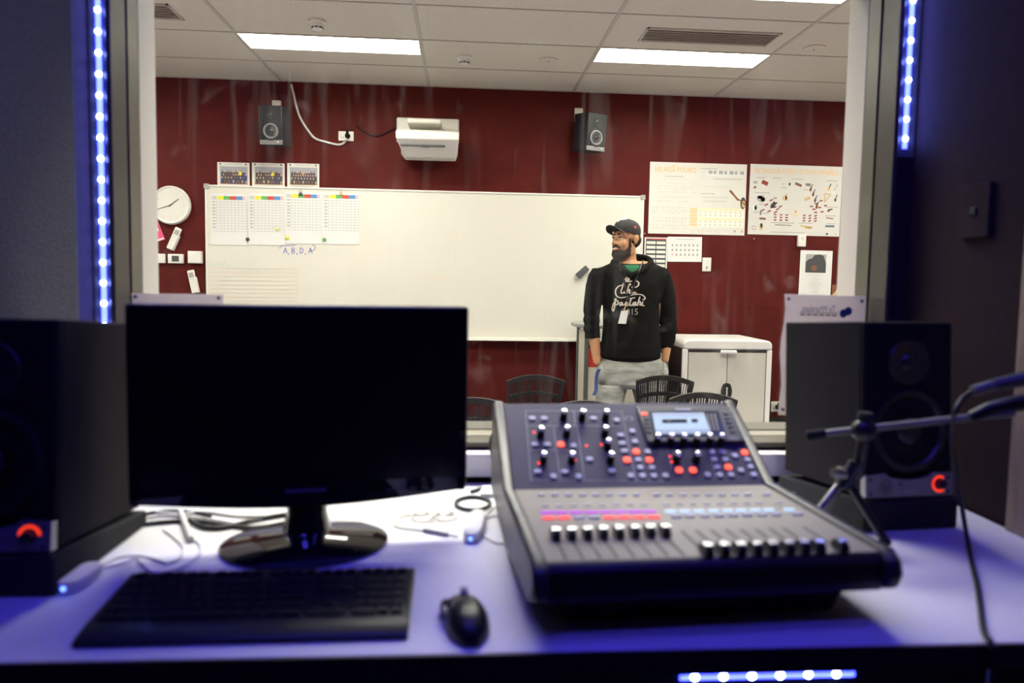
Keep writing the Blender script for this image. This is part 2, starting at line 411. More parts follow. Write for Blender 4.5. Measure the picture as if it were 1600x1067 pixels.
# vents
def vent(cx, cy, wd, dp, label):
    t = thing('air_vent', label, 'vent', (cx, cy, CZ-.006)); fr = MB()
    fr.span((-wd/2, -dp/2, 0), (wd/2, -dp/2+.014, .012)); fr.span((-wd/2, dp/2-.014, 0), (wd/2, dp/2, .012))
    fr.span((-wd/2, -dp/2, 0), (-wd/2+.012, dp/2, .012)); fr.span((wd/2-.012, -dp/2, 0), (wd/2, dp/2, .012)); fr.build('frame', M_GRID, t)
    MB().span((-wd/2, -dp/2, .010), (wd/2, dp/2, .014)).build('backing', M_INK, t)
    me = MB().box((0, 0, 0), (wd-.024, .030, .003)).mesh('slat', M_GRID); n = int(dp/.034)
    for i in range(n): inst('slat', me, t, (0, -dp/2+.03+i*(dp-.06)/(n-1), .004), (.35, 0, 0))
vent(1.545, 4.50, .86, .25, 'long slatted air vent in the ceiling beside the lit panel over the posters')
vent(-2.18, 4.46, .86, .25, 'slatted air vent in the ceiling at the end over the wall clock')
def dome(px, py, label):
    p = on_z(px, py, CZ); t = thing('smoke_detector', label, 'detector', (p.x, p.y, CZ), group='smoke detectors')
    MB().lathe([(.055, 0), (.055, -.012), (.05, -.016)], 24).build('base', M_WHITEP, t, smooth=40)
    MB().lathe([(.045, -.016), (.044, -.034), (.034, -.038)], 24).build('housing', M_WHITEP, t, smooth=40)
    v = MB()
    for k in range(8):
        a = k*PI/4; v.box((0, 0, 0), (.018, .004, .008), X=Matrix.Rotation(a, 4, 'Z') @ Matrix.Translation((0, -.034, -.043)))
    v.build('vent_slots', M_INK, t); MB().lathe([(.034, -.038), (.033, -.05), (.018, -.055)], 20).build('sensor_cap', M_WHITEP, t, smooth=40)
dome(496, 33, 'white domed smoke detector on the tile beside the lit panel')
dome(726, 89, 'white domed smoke detector on the tile nearer the projector')
for px, py, lb in ((857, 94, 'flat round white cover plate on the ceiling between the two lit panels'), (1272, 75, 'flat round white cover plate on the ceiling past the long air vent')):
    p = on_z(px, py, CZ); t = thing('ceiling_plate', lb, 'cover plate', (p.x, p.y, CZ))
    MB().lathe([(.07, .002), (.07, -.006), (.062, -.01)], 28).build('plate', M_CEIL, t, smooth=40); MB().lathe([(.006, -.01), (.005, -.013)], 10).build('screw', M_STEEL, t)

# ------------------------------------------------------------------ structure: window wall and booth
OX0, OX1, OZ0, OZ1 = -.805, 1.048, .875, 2.10       # rough opening
for nm, a, b in (('wall_window_left', (CXL-.12, YN, 0), (OX0, YF, CZ+.2)), ('wall_window_right', (OX1, YN, 0), (CXR+.12, YF, CZ+.2)),
                 ('wall_window_below', (OX0, YN, 0), (OX1, YF, OZ0)), ('wall_window_above', (OX0, YN, OZ1), (OX1, YF, CZ+.2))):
    mbx = MB(); mbx.span(a, b); o = mbx.build(nm, [M_PLUM, M_MAROON])
    for p in o.data.polygons:
        if p.normal.y > .5: p.material_index = 1
    struct(o)
struct(MB().span((XL-.1, -1.4, 0), (XL, YN, 2.62)).build('wall_booth_left', M_PLUM))
struct(MB().span((XR, -1.4, 0), (XR+.1, YN, 2.62)).build('wall_booth_right', M_PLUM))
struct(MB().span((XL-.1, -1.5, 0), (XR+.1, -1.4, 2.62)).build('wall_booth_rear', M_PLUM))
struct(MB().span((XL-.1, -1.5, 2.62), (XR+.1, YN, 2.72)).build('ceiling_booth', M_PLUM))
win = bpy.data.objects.new('window_1', None); C.objects.link(win); win.location = ((OX0+OX1)/2, YG, OZ0); struct(win, 'large fixed glass pane in a dark aluminium frame between booth and classroom', 'window')
def ring(x0, x1, z0, z1, wl, wr, wb, wt, y0, y1):
    m = MB(); m.span((x0, y0, z0), (x0+wl, y1, z1)); m.span((x1-wr, y0, z0), (x1, y1, z1))
    m.span((x0+wl, y0, z0), (x1-wr, y1, z0+wb)); m.span((x0+wl, y0, z1-wt), (x1-wr, y1, z1)); return m
ring(OX0, OX1, OZ0, OZ1, .012, .012, .012, .012, YN-.006, YG-.005).build('outer_frame', M_ALU, win, True, bevel=.002)
ring(OX0, OX1, OZ0, OZ1, .007, .007, .007, .007, YG-.005, YG+.005).build('seal', M_SEAL, win, True)
ring(OX0, OX1, OZ0, OZ1, .012, .012, .012, .012, YG+.005, YG+.059).build('inner_frame', M_ALU, win, True, bevel=.002)
ring(OX0, OX1, OZ0, OZ1, .012, .012, .010, .012, YG+.060, YF+.012).build('lining', M_JAMB, win, True, bevel=.002)
MB().span((OX0+.012, YG+.061, OZ0+.009), (OX1-.012, YF+.016, OZ0+.015)).build('sill', M_SILL, win, True, bevel=.002)
MB().span((OX0+.006, YG-.003, OZ0+.006), (OX1-.006, YG+.003, OZ1-.006)).build('pane', M_GLASS, win, True)
# trunking under the window
t = struct(MB().span((XL, YN-.045, .812), (XR, YN, .868)).build('trim_1', M_WHITEWALL, bevel=.004))
# acoustic panel on the side wall
pn = thing('acoustic_panel', 'dark blue-lit fabric acoustic panel on the booth wall beside the LED strip', 'acoustic panel', (XL, .9, .9))
MB().span((.001, -.75, -.05), (.032, .645, 1.6)).build('fabric_face', M_FABRIC, pn, bevel=.008)
MB().span((.0005, -.755, -.055), (.012, .65, 1.605)).build('backing_frame', M_EDGE, pn)
# switch plate on the right booth wall
a = on_x(1508, 292, XR); b = on_x(1553, 370, XR)
sp = thing('wall_plate', 'dark square wall plate with one button on the booth wall by the LED strip', 'wall plate', (XR, (a.y+b.y)/2, (a.z+b.z)/2))
MB().span((-.012, -.043, -.058), (-.0005, .043, .058)).build('plate', M_PLUM, sp, bevel=.003); MB().span((-.016, -.009, -.009), (-.012, .009, .009)).build('button', M_SEAL, sp, bevel=.002)
# door in the right booth wall: frame shows at the edge
dr = bpy.data.objects.new('door_1', None); C.objects.link(dr); dr.location = (XR, .85, 0); struct(dr, 'pale timber door frame on the booth side wall', 'door')
m = MB(); m.span((XR-.02, 1.225, 0), (XR-.0005, 1.285, 2.1)); m.span((XR-.02, .36, 0), (XR-.0005, .42, 2.1)); m.span((XR-.02, .42, 2.04), (XR-.0005, 1.225, 2.1)); m.build('door_frame', M_WOOD, dr, True, bevel=.003)
MB().span((XR-.008, .422, .005), (XR-.0005, 1.223, 2.038)).build('door_leaf', M_WOOD, dr, True)
hd = MB(); hd.cyl((XR-.008, .50, 1.0), (XR-.05, .50, 1.0), .010); hd.cyl((XR-.05, .50, 1.0), (XR-.05, .62, 1.0), .009); hd.build('door_handle', M_STEEL, dr, True)
# LED strips
def led_strip(pts, label, step=.0466, nrm=(0, -1, 0), off=0, tape=None, cw=0):
    p0, p1 = Vector(pts[0]), Vector(pts[1]); L = (p1-p0).length; d = (p1-p0).normalized(); n = Vector(nrm); sd = d.cross(n)
    t = thing('led_strip', label, 'led strip', p0 if p0.z <= p1.z else p1)
    def bar(a, b, wd, h0, h1):
        vs = [p0+d*x+sd*y+n*h for x in (a, b) for y in (-wd/2, wd/2) for h in (h0, h1)]
        return vs, [(0, 1, 3, 2), (4, 6, 7, 5), (0, 4, 5, 1), (2, 3, 7, 6), (0, 2, 6, 4), (1, 5, 7, 3)]
    if cw: MB().add(*bar(-.02, L+.0, cw, .0002, .001)).build('glow_backing', M_GLOWBACK, t, world=True)  # pale backing added beside the tape to catch its blue glow
    MB().add(*bar(0, L, .011, .001, .003)).build('tape', tape or M_TAPE, t, world=True)
    q = n.to_track_quat('Z', 'Y')
    me = MB().lathe([(.0055, 0), (.0055, .0018), (.003, .0030)], 10).mesh('diode', M_DIODE, 40); k = int(L/step); I = wm(t).inverted()
    for i in range(k):
        o = inst('diode', me, t, I @ (p0+d*(off+step*(i+.5))+n*.003)); o.rotation_euler = q.to_euler()
    return t
led_strip(((-.820, YN, 1.09), (-.820, YN, 2.45)), 'blue LED strip running down behind the desk speaker by the fabric panel', cw=.044)
led_strip(((1.066, YN, 1.612), (1.066, YN, 2.45)), 'short blue LED strip ending beside the window frame near the wall plate', cw=.050)
_u0, _u1 = on_y(1062, 1056, 1.05), on_y(1334, 1048, 1.05)
led_strip((_u0, (_u1.x, 1.05, _u0.z)), 'blue LED strip under the front of the white desk')
led_strip(((XL+.03, .15, 2.617), (XR-.03, .15, 2.617)), 'added blue fill strip, out of view on the booth ceiling over the operator', .0933, (0, 0, -1), tape=M_TAPE_FILL)  # both ceiling strips are added to cast blue on mixer and desk
led_strip(((XL+.03, .75, 2.617), (XR-.03, .75, 2.617)), 'added blue fill strip, out of view on the booth ceiling above the desk', .0933, (0, 0, -1), tape=M_TAPE_FILL)

# ------------------------------------------------------------------ on the maroon wall
YW = YB-.001
wbx0 = on_y(322, 294, YB-.03); wbx1 = on_y(1005, 305, YB-.03); wbz0 = on_y(800, 528, YB-.03).z; wbz1 = (wbx0.z+wbx1.z)/2
wb = thing('whiteboard', 'long white enamel whiteboard with timetables and faint writing on the maroon wall', 'whiteboard', ((wbx0.x+wbx1.x)/2, YB, wbz0))
MB().span((wbx0.x, YB-.022, wbz0), (wbx1.x, YW, wbz1)).build('surface', M_BOARD, wb, True)
ring(wbx0.x-.012, wbx1.x+.012, wbz0-.012, wbz1+.012, .016, .016, .016, .016, YB-.028, YW).build('frame', M_WHITEP, wb, True, bevel=.003)
MB().span((wbx0.x+.3, YB-.085, wbz0-.022), (wbx1.x-.3, YB-.024, wbz0-.012)).build('pen_tray', M_WHITEP, wb, True, bevel=.003)
for cx, cz in ((wbx0.x, wbz1), (wbx1.x, wbz1), (wbx0.x, wbz0), (wbx1.x, wbz0)):
    MB().box((cx, YB-.026, cz), (.04, .014, .04)).build('corner_cap', M_INKG, wb, True, bevel=.003)
YS = YB-.0235
def strokes(mb, lines, r, Y, mi=0):
    for ln in lines:
        pts = [on_y(x, y, Y) for x, y in ln]
        for a, b in zip(pts, pts[1:]):
            d = (b-a); n = Vector((-d.z, 0, d.x)); n = n.normalized()*r if n.length else Vector((r, 0, 0))
            mb.add([a+n, b+n, b-n, a-n], [(0, 1, 2, 3)], mi)
wr = MB()
def hand(word, x, y, h, mi=0, gap=.85):
    G = {'A': [[(0, 1), (.4, 0), (.8, 1)], [(.15, .6), (.65, .6)]], 'B': [[(0, 1), (0, 0), (.5, .1), (.5, .4), (0, .5), (.6, .6), (.55, .9), (0, 1)]],
         'D': [[(0, 1), (0, 0), (.5, .15), (.65, .5), (.5, .85), (0, 1)]], ',': [[(.1, .9), (0, 1.25)]]}
    for ch in word:
        strokes(wr, [[(x+u*h*.8, y+v*h) for u, v in s] for s in G[ch]], .0035, YS, mi); x += h*(gap if ch != ',' else .6)
hand('A,B,D,A', 443, 387, 9)
strokes(wr, [[(436, 388), (440, 384), (462, 383)], [(484, 392), (491, 391), (493, 386), (488, 382)]], .003, YS)
sq = lambda x, y, n, dx, a: [(x+i*dx, y+a*((i*7919) % 5-2)/2) for i in range(n)]
strokes(wr, [sq(329, 413, 14, 2.4, 3), sq(388, 412, 6, 2.2, 3), sq(388, 422, 9, 2.1, 2), sq(344, 437, 6, 2.2, 3)], .0022, YS, 1)
for i in range(9):
    strokes(wr, [[(328, 419+i*6.4), (462, 420+i*6.4)]], .0022, YS, 2)
strokes(wr, [[(463, 416), (463.5, 473)]], .0016, YS, 2)
strokes(wr, [[(712, 362), (713, 378), (711, 392), (712, 410)], sq(662, 435, 18, 2.2, 2)], .0022, YS, 3)
wr.build('marker_writing', [mat('marker_blue', (.22, .24, .52), .6), mat('marker_green', (.50, .68, .56), .6), mat('ruled_line', (.70, .58, .46), .6), mat('marker_red', (.80, .58, .46), .6)], wb, True)

def sheet(name, x0, y0, x1, y1, Y, label, cat, m=M_PAPER, tilt=0, group=None, th=.0015):
    cx, cz, wd, h = rect(x0, y0, x1, y1, Y)
    t = thing(name, label, cat, (cx, Y, cz), 0, group, rot=(0, tilt, 0))
    MB().span((-wd/2, -th, -h/2), (wd/2, 0, h/2)).build('sheet', m, t)
    return t, wd, h
class PR:      # flat print in 0..1 sheet coordinates (v down)
    def __init__(s, wd, h, th=.0022): s.w, s.h, s.y = wd, h, -th; s.mb = MB()
    def P(s, u, v): return ((u-.5)*s.w, s.y, (.5-v)*s.h)
    def q(s, u0, v0, u1, v1, mi): s.mb.add([s.P(u0, v0), s.P(u1, v0), s.P(u1, v1), s.P(u0, v1)], [(0, 1, 2, 3)], mi)
    def line(s, pts, r, mi):
        pts = [Vector(s.P(*p)) for p in pts]
        for a, b in zip(pts, pts[1:]):
            d = b-a; n = Vector((-d.z, 0, d.x)).normalized()*r; s.mb.add([a+n, b+n, b-n, a-n], [(0, 1, 2, 3)], mi)
    def oval(s, u, v, ru, rv, mi, n=12): s.mb.add([s.P(u+ru*math.cos(2*PI*i/n), v+rv*math.sin(2*PI*i/n)) for i in range(n)], [tuple(range(n))], mi)
    def text(s, body, u, v, size, mi, align='CENTER', sx=1., shear=0., mirror=False, fit=None):
        X = Matrix.Translation(s.P(u, v)) @ Matrix.Rotation(PI/2, 4, 'X')
        if mirror: X = X @ Matrix.Diagonal((-1, 1, 1, 1))
        k = len(s.mb.v); text_into(s.mb, body, size, X, mi, align, shear, sx=sx)
        if fit:
            xs = [v.x for v in s.mb.v[k:]]; a, b = min(xs), max(xs); f = fit*s.w/(b-a); c = s.P(u, v)[0] if align == 'CENTER' else a
            for v_ in s.mb.v[k:]: v_.x = c+(v_.x-((a+b)/2 if align == 'CENTER' else a))*f
    def done(s, t, mats, name='print'): return s.mb.build(name, mats, t)
# group photographs on top of the board
PH = [M_SKY, M_INK, M_BRN, mat('photo_skin', (.55, .33, .2), .4), M_NAVY, mat('photo_floor', (.50, .24, .10), .4), M_YEL, M_INKG]
for k, (x0, x1, lb) in enumerate(((340, 390, 'team photograph of a dark-clad group with a gold item, nearest the clock'), (394, 445, 'team photograph with a yellow banner, between the two other team photographs'), (449, 499, 'team photograph above the timetables, its dark group on three bare-armed sitters'))):
    t, wd, h = sheet('team_photograph', x0, 254+k*.8, x1, 293.5+k*.6, YB-.002, lb, 'photograph', M_PAPER, 0, 'team photographs above the whiteboard', .004)
    p = PR(wd, h, .0045); p.q(.08, .16, .94, .86, 0); p.mb.v = [Vector(v) for v in p.mb.v]; p.y = -.005; p.q(.08, .76, .94, .86, 5); rnd = random.Random(k+3)
    p.y = -.0054
    for row, (v0, n) in enumerate(((.34, 9), (.46, 10), (.58, 8))):
        for i in range(n):
            u = .13+(.76*(i+.5*(row % 2))/n); p.q(u-.012, v0+.05, u+.075, v0+.26, rnd.choice((1, 1, 1, 4))); p.y -= .0002; p.oval(u+.03, v0+.02, .022, .042, rnd.choice((3, 3, 2)), 8); p.y += .0001
    p.y -= .0006
    for i in range(5): u = .2+.14*i; p.q(u, .70, u+.05, .80, rnd.choice((3, 2)))
    p.oval(*((.72, .43) if k == 0 else (.64, .45) if k == 1 else (.5, .38)), .05, .08, 6 if k < 2 else 3)
    p.oval(.10, .07, .03, .03, 1); p.oval(.90, .07, .03, .03, 1); p.q(.25, .06, .75, .075, 7); p.q(.12, .91, .8, .925, 7); p.q(.12, .945, .6, .96, 7); p.done(t, PH)
# timetables
TT = [M_INKL, M_YEL, M_GRN, M_RED, M_BLU, M_PNK, mat('table_rule', (.50, .50, .48), .7), M_INKG]
for k, (x0, y0, x1, y1, lb) in enumerate(((329.5, 303, 386, 383, 'paper timetable pinned to the whiteboard nearest the clock, second from no other'), (388, 303, 445, 383, ''), (446, 300, 502, 381, ''), (504, 301, 562, 382, ''))):
    lb = ('blank paper timetable on the whiteboard, the one closest to the wall clock', 'paper timetable with a small yellow magnet on its grid', 'paper timetable under a dark metal clip on the whiteboard', 'paper timetable with a green magnet at its corner')[k]
    t, wd, h = sheet('timetable', x0, y0, x1, y1, YB-.0245, lb, 'timetable', M_PAPERW, 0, 'timetables on the whiteboard')
    p = PR(wd, h)
    for (a, b, mi) in ((.03, .17, 0), (.19, .36, 1), (.36, .53, 2), (.53, .71, 3), (.71, .88, 4), (.88, .96, 5)): p.q(a, .045, b, .115, mi)
    for i in range(12): v = .16+.052*i; p.line([(.03, v), (.97, v)], .0016, 6)
    for i in range(9): u = .17+.1*i; p.line([(u, .12), (u, .74)], .0012, 6)
    for i in range(9): p.q(.05, .15+.062*i, .13, .168+.062*i, 7)
    p.done(t, TT)
for px, py, r, m, lb, nm in ((387, 374, 3.0, M_INK, 'round black magnet on the whiteboard below the timetables', 'magnet'), (449, 371.5, 3.0, M_YEL, 'larger round yellow magnet at the foot of a timetable', 'magnet'), (433, 358, 2.2, M_YEL, 'small yellow magnet in the middle of a timetable', 'magnet'), (507, 374.5, 3.0, M_GRN, 'round green magnet at the corner of the last timetable', 'magnet')):
    p = on_y(px, py, YB-.025); t = tag(MB().lathe([(r*.0053, 0), (r*.0053, .006), (r*.0042, .010), (r*.002, .0115)], 16, X=Matrix.Translation(p) @ Matrix.Rotation(PI/2, 4, 'X')).build(nm, m, smooth=40), lb, 'magnet')
for px, py, m, lb in ((470, 302, M_INK, 'dark bulldog clip gripping the top of a timetable'), (533, 302, M_TAN, 'beige clip at the top edge of the last timetable')):
    p = on_y(px, py, YB-.025); t = thing('paper_clip', lb, 'clip', p)
    MB().prism([(-.016, -.018), (.016, -.018), (.010, .006), (-.010, .006)], -.012, 0).build('jaw', m, t, bevel=.003); MB().tube(spline([(-.008, -.008, .004), (-.010, -.010, .016), (0, -.010, .022), (.010, -.010, .016), (.008, -.008, .004)]), .0018).build('handle', m, t)
# eraser stuck on the board
p = on_y(910, 425, YB-.05); er = thing('board_eraser', 'black whiteboard eraser stuck slanting on the board beside the man', 'eraser', p, rot=(0, -.75, 0))
MB().box((0, -.005, 0), (.115, .022, .05)).build('grip', M_INK, er, bevel=.006); MB().box((0, .013, 0), (.115, .02, .052)).build('felt', M_INKG, er, bevel=.002)
# big posters
t, wd, h = sheet('music_poster', 1014.5, 255, 1165.5, 366.5, YB-.002, 'cream music theory poster headed HE ARIA PUORO with a guitar at its edge', 'poster', M_PAPER)
p = PR(wd, h); p.text('HE ARIA PUORO', .265, .105, .062, 0, fit=.42); p.line([(.225, .052), (.252, .052)], .004, 0)
p.q(.58, .10, .985, .175, 6); p.y -= .0004
for g in range(7):
    for j in range(3 if g % 2 == 0 else 2): u = .605+.0545*g+.014*j; p.q(u, .10, u+.007, .145, 1)
p.q(.52, .07, .69, .078, 2); p.q(.655, .21, .955, .218, 2); p.q(.52, .32, .86, .327, 3); p.q(.53, .42, .68, .428, 2)
for r_, (u0, u1) in enumerate(((.16, .35), (.15, .24), (.27, .38))): p.q(u0, .19+.035*min(r_, 1), u1, .198+.035*min(r_, 1), 2 if r_ == 0 else 4)
rnd = random.Random(5)
for v in (.29, .33, .37, .41): 
    for i in range(5): u = .05+.09*i+rnd.random()*.03; p.q(u, v, u+.04+.03*rnd.random(), v+.006, 3)
for a in (.20, .38):
    for i in range(9): an = PI*(i/8); p.line([(a+.05*math.cos(an), .42-.06*math.sin(an)), (a+.075*math.cos(an), .42-.10*math.sin(an))], .0012, 3)
for v in (.48, .54, .63, .67, .70, .78, .82, .88, .92):
    for i in range(11):
        if rnd.random() < .8: u = .04+.033*i; p.q(u, v-.008*rnd.random(), u+.022, v+.009, 3)
for i in range(9):
    for v in (.48, .535):
        u = .56+.028*i; p.q(u, v-.02, u+.018, v+.008, 3)
p.q(.42, .625, .985, .89, 5); p.y -= .0003; p.q(.42, .625, .505, .885, 4)
for v in (.625, .76): p.q(.505, v, .985, v+.038, 7)
p.y -= .0003
for v in (.68, .725, .815, .86):
    for i in range(9): u = .525+.052*i; p.q(u, v-.01, u+.018, v+.012, 3)
for v in (.635, .675, .725, .77, .81, .86): p.q(.43, v, .495, v+.008, 0)
p.line([(.83, .37), (.865, .42)], .010, 8); p.line([(.865, .42), (.925, .51)], .008, 8); p.oval(.972, .545, .028, .085, 9, 16); p.y -= .0003; p.oval(.978, .56, .018, .05, 10, 14); p.y -= .0003; p.line([(.925, .49), (.995, .57)], .005, 8)
for u, m_ in ((.885, 2), (.96, 10)): p.q(u, .93, u+.022, .96, m_)
for i in range(5): p.q(.42+.09*i, .94, .46+.09*i, .946, 3)
p.done(t, [M_ORANGE, M_INK, M_INKG, M_INKL, M_PEACH, mat('pale_cream', (.86, .82, .72), .7), M_PAPERW, M_CREAM, M_BRN, M_INK, M_TAN])
t, wd, h = sheet('instrument_poster', 1170.5, 258.5, 1314.5, 368, YB-.002, 'pale grey poster of orchestra instruments headed HE TAONGA PUORO O TE AO WHANUI', 'poster', mat('grey_poster', (.66, .645, .61), .6), .004)
p = PR(wd, h); p.text('HE TAONGA PUORO O TE AO WHANUI', .495, .095, .06, 0, fit=.90); p.line([(.862, .045), (.89, .045)], .004, 0)
for u0, v, u1 in ((.07, .185, .17), (.24, .185, .34), (.45, .19, .58), (.83, .20, .95), (.10, .56, .17), (.33, .32, .40), (.58, .34, .65), (.83, .575, .97), (.83, .70, .95), (.85, .815, .95), (.25, .82, .50), (.55, .815, .70), (.24, .955, .62), (.05, .68, .12), (.14, .69, .22), (.06, .40, .22)): p.q(u0, v, u1, v+.010, 2)
for i in range(3):
    for j in range(3):
        for sgn in (-1, 1):
            a = .38+.22*i; r0 = .20+.075*j; u = .51+sgn*(r0*math.cos(a)+.03); v = .76-r0*1.15*math.sin(a)+.02*j
            p.line([(u-sgn*.016, v-.012), (u+sgn*.020, v+.012 if sgn < 0 else v-.014)], .0055, 4)
for j in range(3):
    for i in range(3):
        for sgn in (-1, 1): u = .51+sgn*(.095+.062*i); v = .71+.038*j; p.line([(u-.014, v+(.008 if sgn > 0 else 0)), (u+.014, v-(.008 if sgn > 0 else 0))], .0055, 4)
for u, v in ((.66, .33), (.69, .40), (.715, .485), (.735, .575)): p.oval(u, v+.01, .013, .026, 5); p.line([(u, v), (u+.02, v-.07)], .0035, 1); p.oval(u+.004, v-.018, .009, .018, 5)
p.oval(.51, .70, .022, .035, 3); p.oval(.51, .66, .012, .02, 0)
p.line([(.245, .60), (.285, .535)], .016, 1); p.line([(.235, .61), (.30, .60)], .006, 1); p.oval(.28, .475, .024, .016, 2)
p.oval(.385, .47, .028, .035, 6); p.oval(.40, .45, .010, .05, 6); p.line([(.60, .49), (.66, .45)], .013, 6)
for i in range(4): p.q(.605+.014*i, .25, .615+.014*i, .29, 1)
p.line([(.49, .255), (.56, .29)], .011, 5); p.oval(.43, .27, .012, .022, 1); p.oval(.36, .27, .012, .009, 2)
p.line([(.13, .245), (.195, .28)], .017, 4); p.oval(.06, .26, .024, .022, 2); p.line([(.05, .32), (.065, .34)], .012, 5)
p.oval(.13, .49, .045, .05, 2); p.oval(.115, .47, .03, .022, 1); p.oval(.15, .50, .022, .028, 7); p.oval(.06, .62, .022, .034, 7); p.oval(.075, .62, .014, .034, 1)
p.line([(.125, .66), (.135, .72)], .003, 1); p.line([(.135, .66), (.125, .72)], .003, 1); p.line([(.12, .77), (.19, .775)], .008, 5); p.oval(.145, .885, .020, .050, 6); p.oval(.145, .87, .012, .035, 3)
p.oval(.065, .905, .022, .028, 4); p.y -= .0003; p.oval(.065, .905, .017, .020, 7); p.y += .0003
p.oval(.855, .325, .018, .026, 0); p.line([(.86, .31), (.88, .245)], .004, 1); p.line([(.91, .36), (.955, .245)], .003, 2); p.oval(.915, .365, .012, .026, 7)
p.line([(.82, .51), (.815, .39), (.88, .40), (.82, .51)], .005, 6); p.oval(.935, .475, .012, .026, 1); p.line([(.935, .46), (.955, .40)], .004, 1)
p.line([(.86, .62), (.91, .61)], .006, 1); p.line([(.845, .735), (.925, .745)], .004, 4); p.q(.84, .84, .94, .87, 8)
p.line([(.57, .86), (.70, .88)], .006, 6); p.line([(.62, .885), (.69, .89)], .007, 6); p.line([(.29, .855), (.47, .86)], .0025, 1); p.q(.85, .955, .875, .98, 1); p.q(.955, .955, .965, .98, 2)
p.done(t, [M_ORANGE, M_INK, M_INKG, M_PEACH, M_DRED, M_BRN, M_TAN, M_PAPERW, mat('steel_blue_ink', (.12, .17, .24), .6)])
# smaller sheets
t, wd, h = sheet('chord_chart', 1006.5, 371, 1042.5, 422, YB-.002, 'chart of black bars and pale yellow strips behind the man in the cap', 'chart', M_PAPERW)
p = PR(wd, h); p.q(.06, .03, .94, .97, 0); p.y -= .0004; p.q(.06, .04, .94, .065, 2)
for i in range(6):
    for j in range(2): u = .09+.43*j; v = .12+.14*i; p.q(u, v, u+.39, v+.085, 1); 
p.y -= .0003
for i in range(6):
    for j in range(2): u = .09+.43*j; v = .12+.14*i; p.q(u+.04, v+.015, u+.35, v+.045, 3)
p.done(t, [M_INK, M_PAPERW, M_RED, M_CREAM])
t, wd, h = sheet('finger_chart', 1043, 370, 1096.5, 409, YB-.0025, 'white sheet with three rows of small grey figures beside the chord chart', 'sheet', M_PAPERW, -.01)
p = PR(wd, h); p.q(.25, .09, .78, .11, 0)
for j in range(3):
    for i in range(7): p.oval(.14+.122*i, .34+.19*j, .028, .05, 0 if i else (1 if j == 2 else 0), 8)
p.done(t, [M_INKG, M_PNK])
t, wd, h = sheet('memorial_sheet', 1249, 391.5, 1299, 470, YB-.002, 'white sheet with a dark mountain-shaped picture above centred lines of text', 'sheet', M_PAPERW, .006)
p = PR(wd, h); p.q(.17, .075, .81, .44, 3); p.y -= .0004; p.mb.add([p.P(u, v) for u, v in ((.17, .44), (.17, .23), (.28, .17), (.36, .16), (.44, .09), (.60, .075), (.72, .10), (.78, .2), (.81, .26), (.81, .44))], [tuple(range(10))], 0); p.y -= .0003; p.oval(.44, .35, .09, .06, 1)
for i, wdt in enumerate((.42, .10, .24, .28, .26, .36, .44, .40, .28, .42, .16, .22, .26)): v = .48+.03*i; p.q(.5-wdt/2, v, .5+wdt/2, v+.008, 2)
p.done(t, [M_INK, M_BRN, M_INKL, M_INKG])
t, wd, h = sheet('blue_poster', 1310.5, 392, 1352, 447, YB-.002, 'white-edged blue poster half hidden behind the window lining', 'poster', M_PAPERW)
p = PR(wd, h); p.q(.08, .05, .98, .95, 0); p.y -= .0004
for i in range(7): p.q(.16, .12+.11*i, .30+.05*(i % 3), .16+.11*i, 1)
p.done(t, [mat('teal_print', (.04, .26, .42), .6), M_PAPERW])
t, wd, h = sheet('red_poster', 1299, 445, 1345, 500, YB-.001, 'dark red poster with a tan slanting shape below the blue poster', 'poster', M_BRN)
p = PR(wd, h); p.mb.add([p.P(*q) for q in ((.0, .30), (.30, .02), (.46, .02), (.10, .34))], [(0, 1, 2, 3)], 0); p.q(.5, .06, .98, .6, 1); p.done(t, [M_TAN, M_RED])
t, wd, h = sheet('pink_poster', 214, 347, 253, 381, YB-.002, 'bright pink and white leaflet tilted on the wall below the clock', 'leaflet', M_MAG, -.35)
p = PR(wd, h); p.q(.55, .38, .9, .55, 0); p.q(.3, .90, .98, .97, 0); p.done(t, [M_PAPERW])
sheet('purple_poster', 212, 340, 243, 362, YB-.001, 'purple leaflet behind the pink one beside the clock', 'leaflet', M_PUR, -.5)
# clock
cx, cz, wd, h = rect(238.5, 292, 300, 350.5, YB); R = wd/2
ck = thing('wall_clock', 'round white wall clock with black hands on the maroon wall', 'clock', (cx, YB-.001, cz))
RX = Matrix.Rotation(PI/2, 4, 'X')
MB().lathe([(R*.96, 0), (R, .01), (R, .034), (R*.93, .044), (R*.86, .036)], 48, X=RX).build('rim', M_WHITEP, ck, smooth=50)
MB().lathe([(R*.865, .030), (R*.86, .037)], 48, X=RX).build('face', M_PAPER, ck)
nm = MB()
for k in range(12):
    a = k*PI/6; text_into(nm, str(k or 12), R*.17, Matrix.Translation((R*.70*math.sin(a), -.0376, R*.70*math.cos(a))) @ RX, 0)
nm.build('numerals', M_INKL, ck)
for nm_, an, L, r, z in (('hour_hand', math.radians(52), R*.55, .005, .0385), ('minute_hand', math.radians(251), R*.70, .0032, .0395)):
    q = MB(); q.add([(-r, 0, -R*.1), (r, 0, -R*.1), (r*.6, 0, L), (-r*.6, 0, L)], [(0, 1, 2, 3)]); o = q.build(nm_, M_INK, ck, solid=.001); o.location = (0, -z, 0); o.rotation_euler = (0, an, 0)
MB().lathe([(.006, .039), (.005, .043)], 12, X=RX).build('hub', M_INK, ck)
